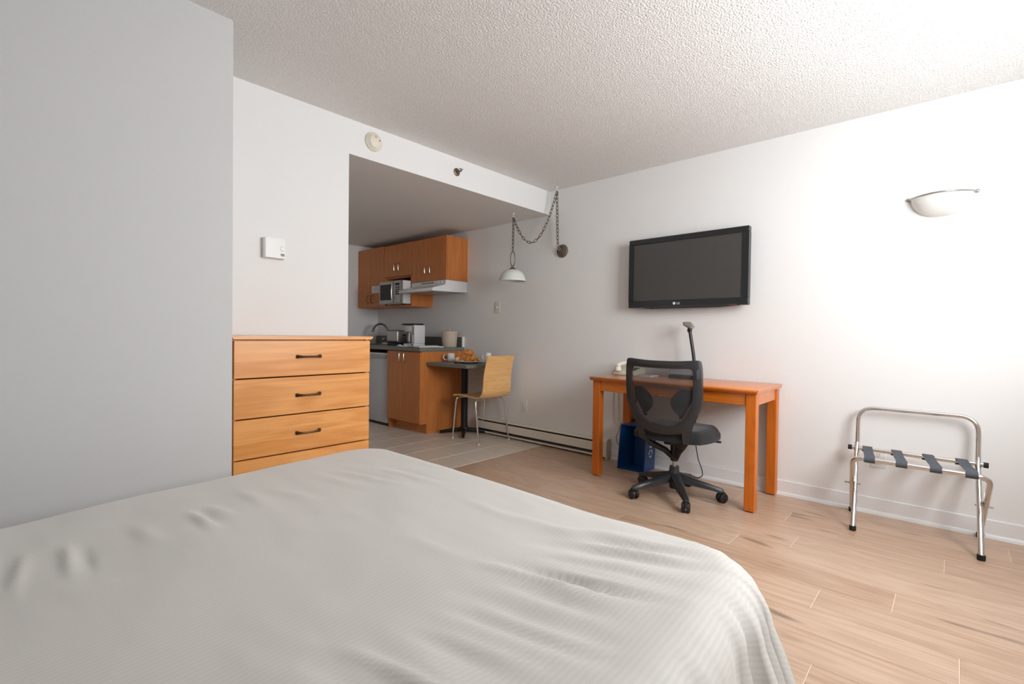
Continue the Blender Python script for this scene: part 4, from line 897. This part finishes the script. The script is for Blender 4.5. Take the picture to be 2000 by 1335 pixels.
# backrest: ring frame, mesh, lumbar pad and two posts
def back_pt(s_, z, off=0.0):
    lean = -0.215-0.075*((z-0.42)/0.5)**1.0-0.02*math.sin(min(1, max(0, (z-0.42)/0.5))*PI)+0.03*0
    return Vector((lean+0.75*s_*s_-off, s_, z))
def loop(pts, n=96):
    P = [Vector((p[0], p[1], 0)) for p in pts]; P2 = P[1:]; full = P+[Vector((-p.x, p.y, 0)) for p in P[::-1][1:-1]]
    m_ = len(full); dense = []
    for i in range(m_):
        a, b2, c2, d_ = full[i-1], full[i], full[(i+1) % m_], full[(i+2) % m_]
        for k2 in range(12):
            t = k2/12; dense.append(0.5*((2*b2)+(c2-a)*t+(2*a-5*b2+4*c2-d_)*t*t+(3*b2-a-3*c2+d_)*t**3))
    return dense
outer = loop([(0, 0.918), (0.09, 0.919), (0.17, 0.924), (0.222, 0.926), (0.236, 0.905), (0.242, 0.84), (0.243, 0.75), (0.240, 0.665), (0.222, 0.605), (0.188, 0.545), (0.150, 0.490), (0.09, 0.462), (0, 0.452)])
inner = loop([(0, 0.872), (0.09, 0.873), (0.15, 0.875), (0.183, 0.873), (0.196, 0.852), (0.197, 0.80), (0.195, 0.73), (0.190, 0.68), (0.172, 0.62), (0.140, 0.566), (0.095, 0.526), (0.05, 0.511), (0, 0.507)])
fr_ = MB(); n_ = len(outer)
def ring(pts, off): return [fr_.bm.verts.new(back_pt(p.x, p.y, off)) for p in pts]
mid = [o_.lerp(i_, 0.5) for o_, i_ in zip(outer, inner)]
A0, A1 = ring(outer, 0.004), ring(outer, -0.026); M0 = ring(mid, 0.014); I0, I1 = ring(inner, 0.006), ring(inner, -0.012)
for i in range(n_):
    j = (i+1) % n_
    for q in ((A0, M0), (M0, I0), (I0, I1), (I1, A1), (A1, A0)): fr_.bm.faces.new((q[0][i], q[0][j], q[1][j], q[1][i]))
bf = B_(fr_, 'back_frame', 'grey_plastic')
ms = MB(); c_in = Vector((0, 0.70, 0)); R_ = []
for t in (0.02, 0.25, 0.5, 0.75, 1.0): R_.append([back_pt((c_in.lerp(p, t)).x, (c_in.lerp(p, t)).y, -0.006) for p in inner+inner[:1]])
ms.grid(R_); B_(ms, 'back_mesh', 'chair_mesh', bf)
for sgn in (-1, 1):      # two lobed lumbar pads, seen through the mesh
    lum = MB(); rows = []
    for i in range(15):
        t = i/14; z = 0.560+0.185*t
        in_ = 0.058+0.085*abs(2*t-1.05)**2.2
        out_ = 0.187 if z > 0.68 else 0.187-0.62*(0.68-z)
        in_ = min(in_, out_-0.006)
        rows.append([back_pt(sgn*(in_+(out_-in_)*q), z, -0.018-0.012*math.sin(PI*q)) for q in [k2/8 for k2 in range(9)]])
    lum.slab(rows, 0.007*sgn); B_(lum, 'lumbar_pad', 'black_plastic', bf)
for sgn in (-1, 1):
    pw = []
    for (s_, z, wd) in ((0.196, 0.585, 0.022), (0.165, 0.53, 0.026), (0.150, 0.48, 0.026), (0.146, 0.43, 0.024), (0.144, 0.402, 0.018)):
        pw.append([back_pt(sgn*(s_-wd), z, 0.004), back_pt(sgn*(s_+wd), z, 0.002)])
    p_ = MB(); p_.slab(pw if sgn > 0 else [r[::-1] for r in pw], -0.022); B_(p_, 'back_post', 'grey_plastic')
    a_pt = back_pt(sgn*0.140, 0.415, 0.0)
    B_(MB().tube([a_pt+Vector((0.014, 0, 0)), (-0.15, sgn*0.105, 0.372), (-0.05, sgn*0.045, 0.315), (0, sgn*0.012, 0.262)], [0.017, 0.020, 0.020, 0.018], 10), 'support_arm', 'black_plastic')
B_(MB().tube([back_pt(-0.14, 0.418, -0.02), back_pt(-0.07, 0.413, -0.024), back_pt(0, 0.412, -0.025), back_pt(0.07, 0.413, -0.024), back_pt(0.14, 0.418, -0.02)], 0.012, 8), 'cross_bar', 'black_plastic')

# ------------------------------------------------------------------ luggage rack
lr = thing('luggage_rack', 'folding chrome luggage rack with four grey straps by the wall', 'luggage rack', (3.46, 0.16, 0))
RT = 0.0125
ya, yb_ = 0.462, -0.140     # outer frame, its top bar towards the room and its feet by the wall
def bend(p, c_, q, r, n=6):
    p, c_, q = Vector(p), Vector(c_), Vector(q); a = c_+(p-c_).normalized()*r; b = c_+(q-c_).normalized()*r
    return [a.lerp(c_, t).lerp(c_.lerp(b, t), t) for t in [k/n for k in range(n+1)]]
fA = Vector((3.640, ya-0.006, 0.02)), Vector((3.300, ya-0.045, 0.405)), Vector((3.300, yb_, 0.402)), Vector((3.652, yb_+0.022, 0.02))
rear = MB().tube([fA[0]]+bend(fA[0], fA[1], fA[2], 0.06)+bend(fA[1], fA[2], fA[3], 0.06)+[fA[3]], RT, 12).build('outer_frame', 'chrome', lr)
iy0, iy1 = 0.405, -0.112
def leg_in(y0_, y1_): return [(3.283, y0_, 0.02), (3.42, y0_+(y1_-y0_)*0.4, 0.20), (3.585, y1_, 0.405)]
hoopl, hoopr = 0.432, -0.100
for yy0, yy1 in ((iy0, hoopl), (iy1, hoopr)):
    lg = MB().tube(leg_in(yy0, yy1)+[(3.598, yy1, 0.44)], RT, 12).build('inner_leg', 'chrome', lr)
    MB().lathe([(0.0155, 0), (0.0165, 0.006), (0.0165, 0.026)], (3.281, yy0, 0), 16).build('rubber_foot', 'rubber', lg)
MB().tube([(3.606, hoopl, 0.36), (3.618, hoopl, 0.50)]+bend((3.618, hoopl, 0.50), (3.632, hoopl, 0.652), (3.632, hoopr, 0.652), 0.085, 8)+bend((3.632, hoopl, 0.652), (3.632, hoopr, 0.652), (3.618, hoopr, 0.50), 0.085, 8)+[(3.618, hoopr, 0.50), (3.606, hoopr, 0.36)], RT*0.92, 12).build('wall_guard', 'chrome', lr)
cb = MB().tube([(3.590, 0.462, 0.408), (3.590, -0.128, 0.408)], RT, 12).build('rear_bar', 'chrome', lr)
for yy in ((0.475, 0.455), (-0.121, -0.141)): MB().tube([(3.590, yy[0], 0.408), (3.590, yy[1], 0.408)], 0.0145, 14).build('end_cap', 'rubber', cb)
for p in (fA[0], fA[3]): MB().lathe([(0.0155, 0), (0.0165, 0.006), (0.0165, 0.026)], (p.x, p.y, 0), 16).build('rubber_foot', 'rubber', rear)
for y_in, y_out in ((0.414, 0.445), (-0.108, -0.132)):
    MB().tube([(3.455, y_in-math.copysign(0.02, y_out), 0.222), (3.455, y_out+math.copysign(0.026, y_out), 0.222)], 0.0045, 8).build('pivot_bolt', 'steel', lr)
for yr, yf in ((0.381, 0.338), (0.244, 0.200), (0.105, 0.062), (-0.034, -0.072)):
    hw = 0.024; R_ = RT+0.003; rows = []
    path = [(3.590+R_*math.cos(t), 0.408+R_*math.sin(t), 0) for t in [-2.6+k*(2.6+PI/2)/8 for k in range(9)]]
    path = path+[(3.445, 0.4155, 0.5)]+[(3.300+R_*math.cos(t), 0.404+R_*math.sin(t), 1) for t in [PI/2+k*(PI*1.3)/8 for k in range(9)]]
    for (px, pz, t) in path:
        yc = yr+(yf-yr)*t; rows.append([(px, yc+hw, pz), (px, yc-hw, pz)])
    MB().slab(rows, -0.002).build('strap', 'strap', lr)
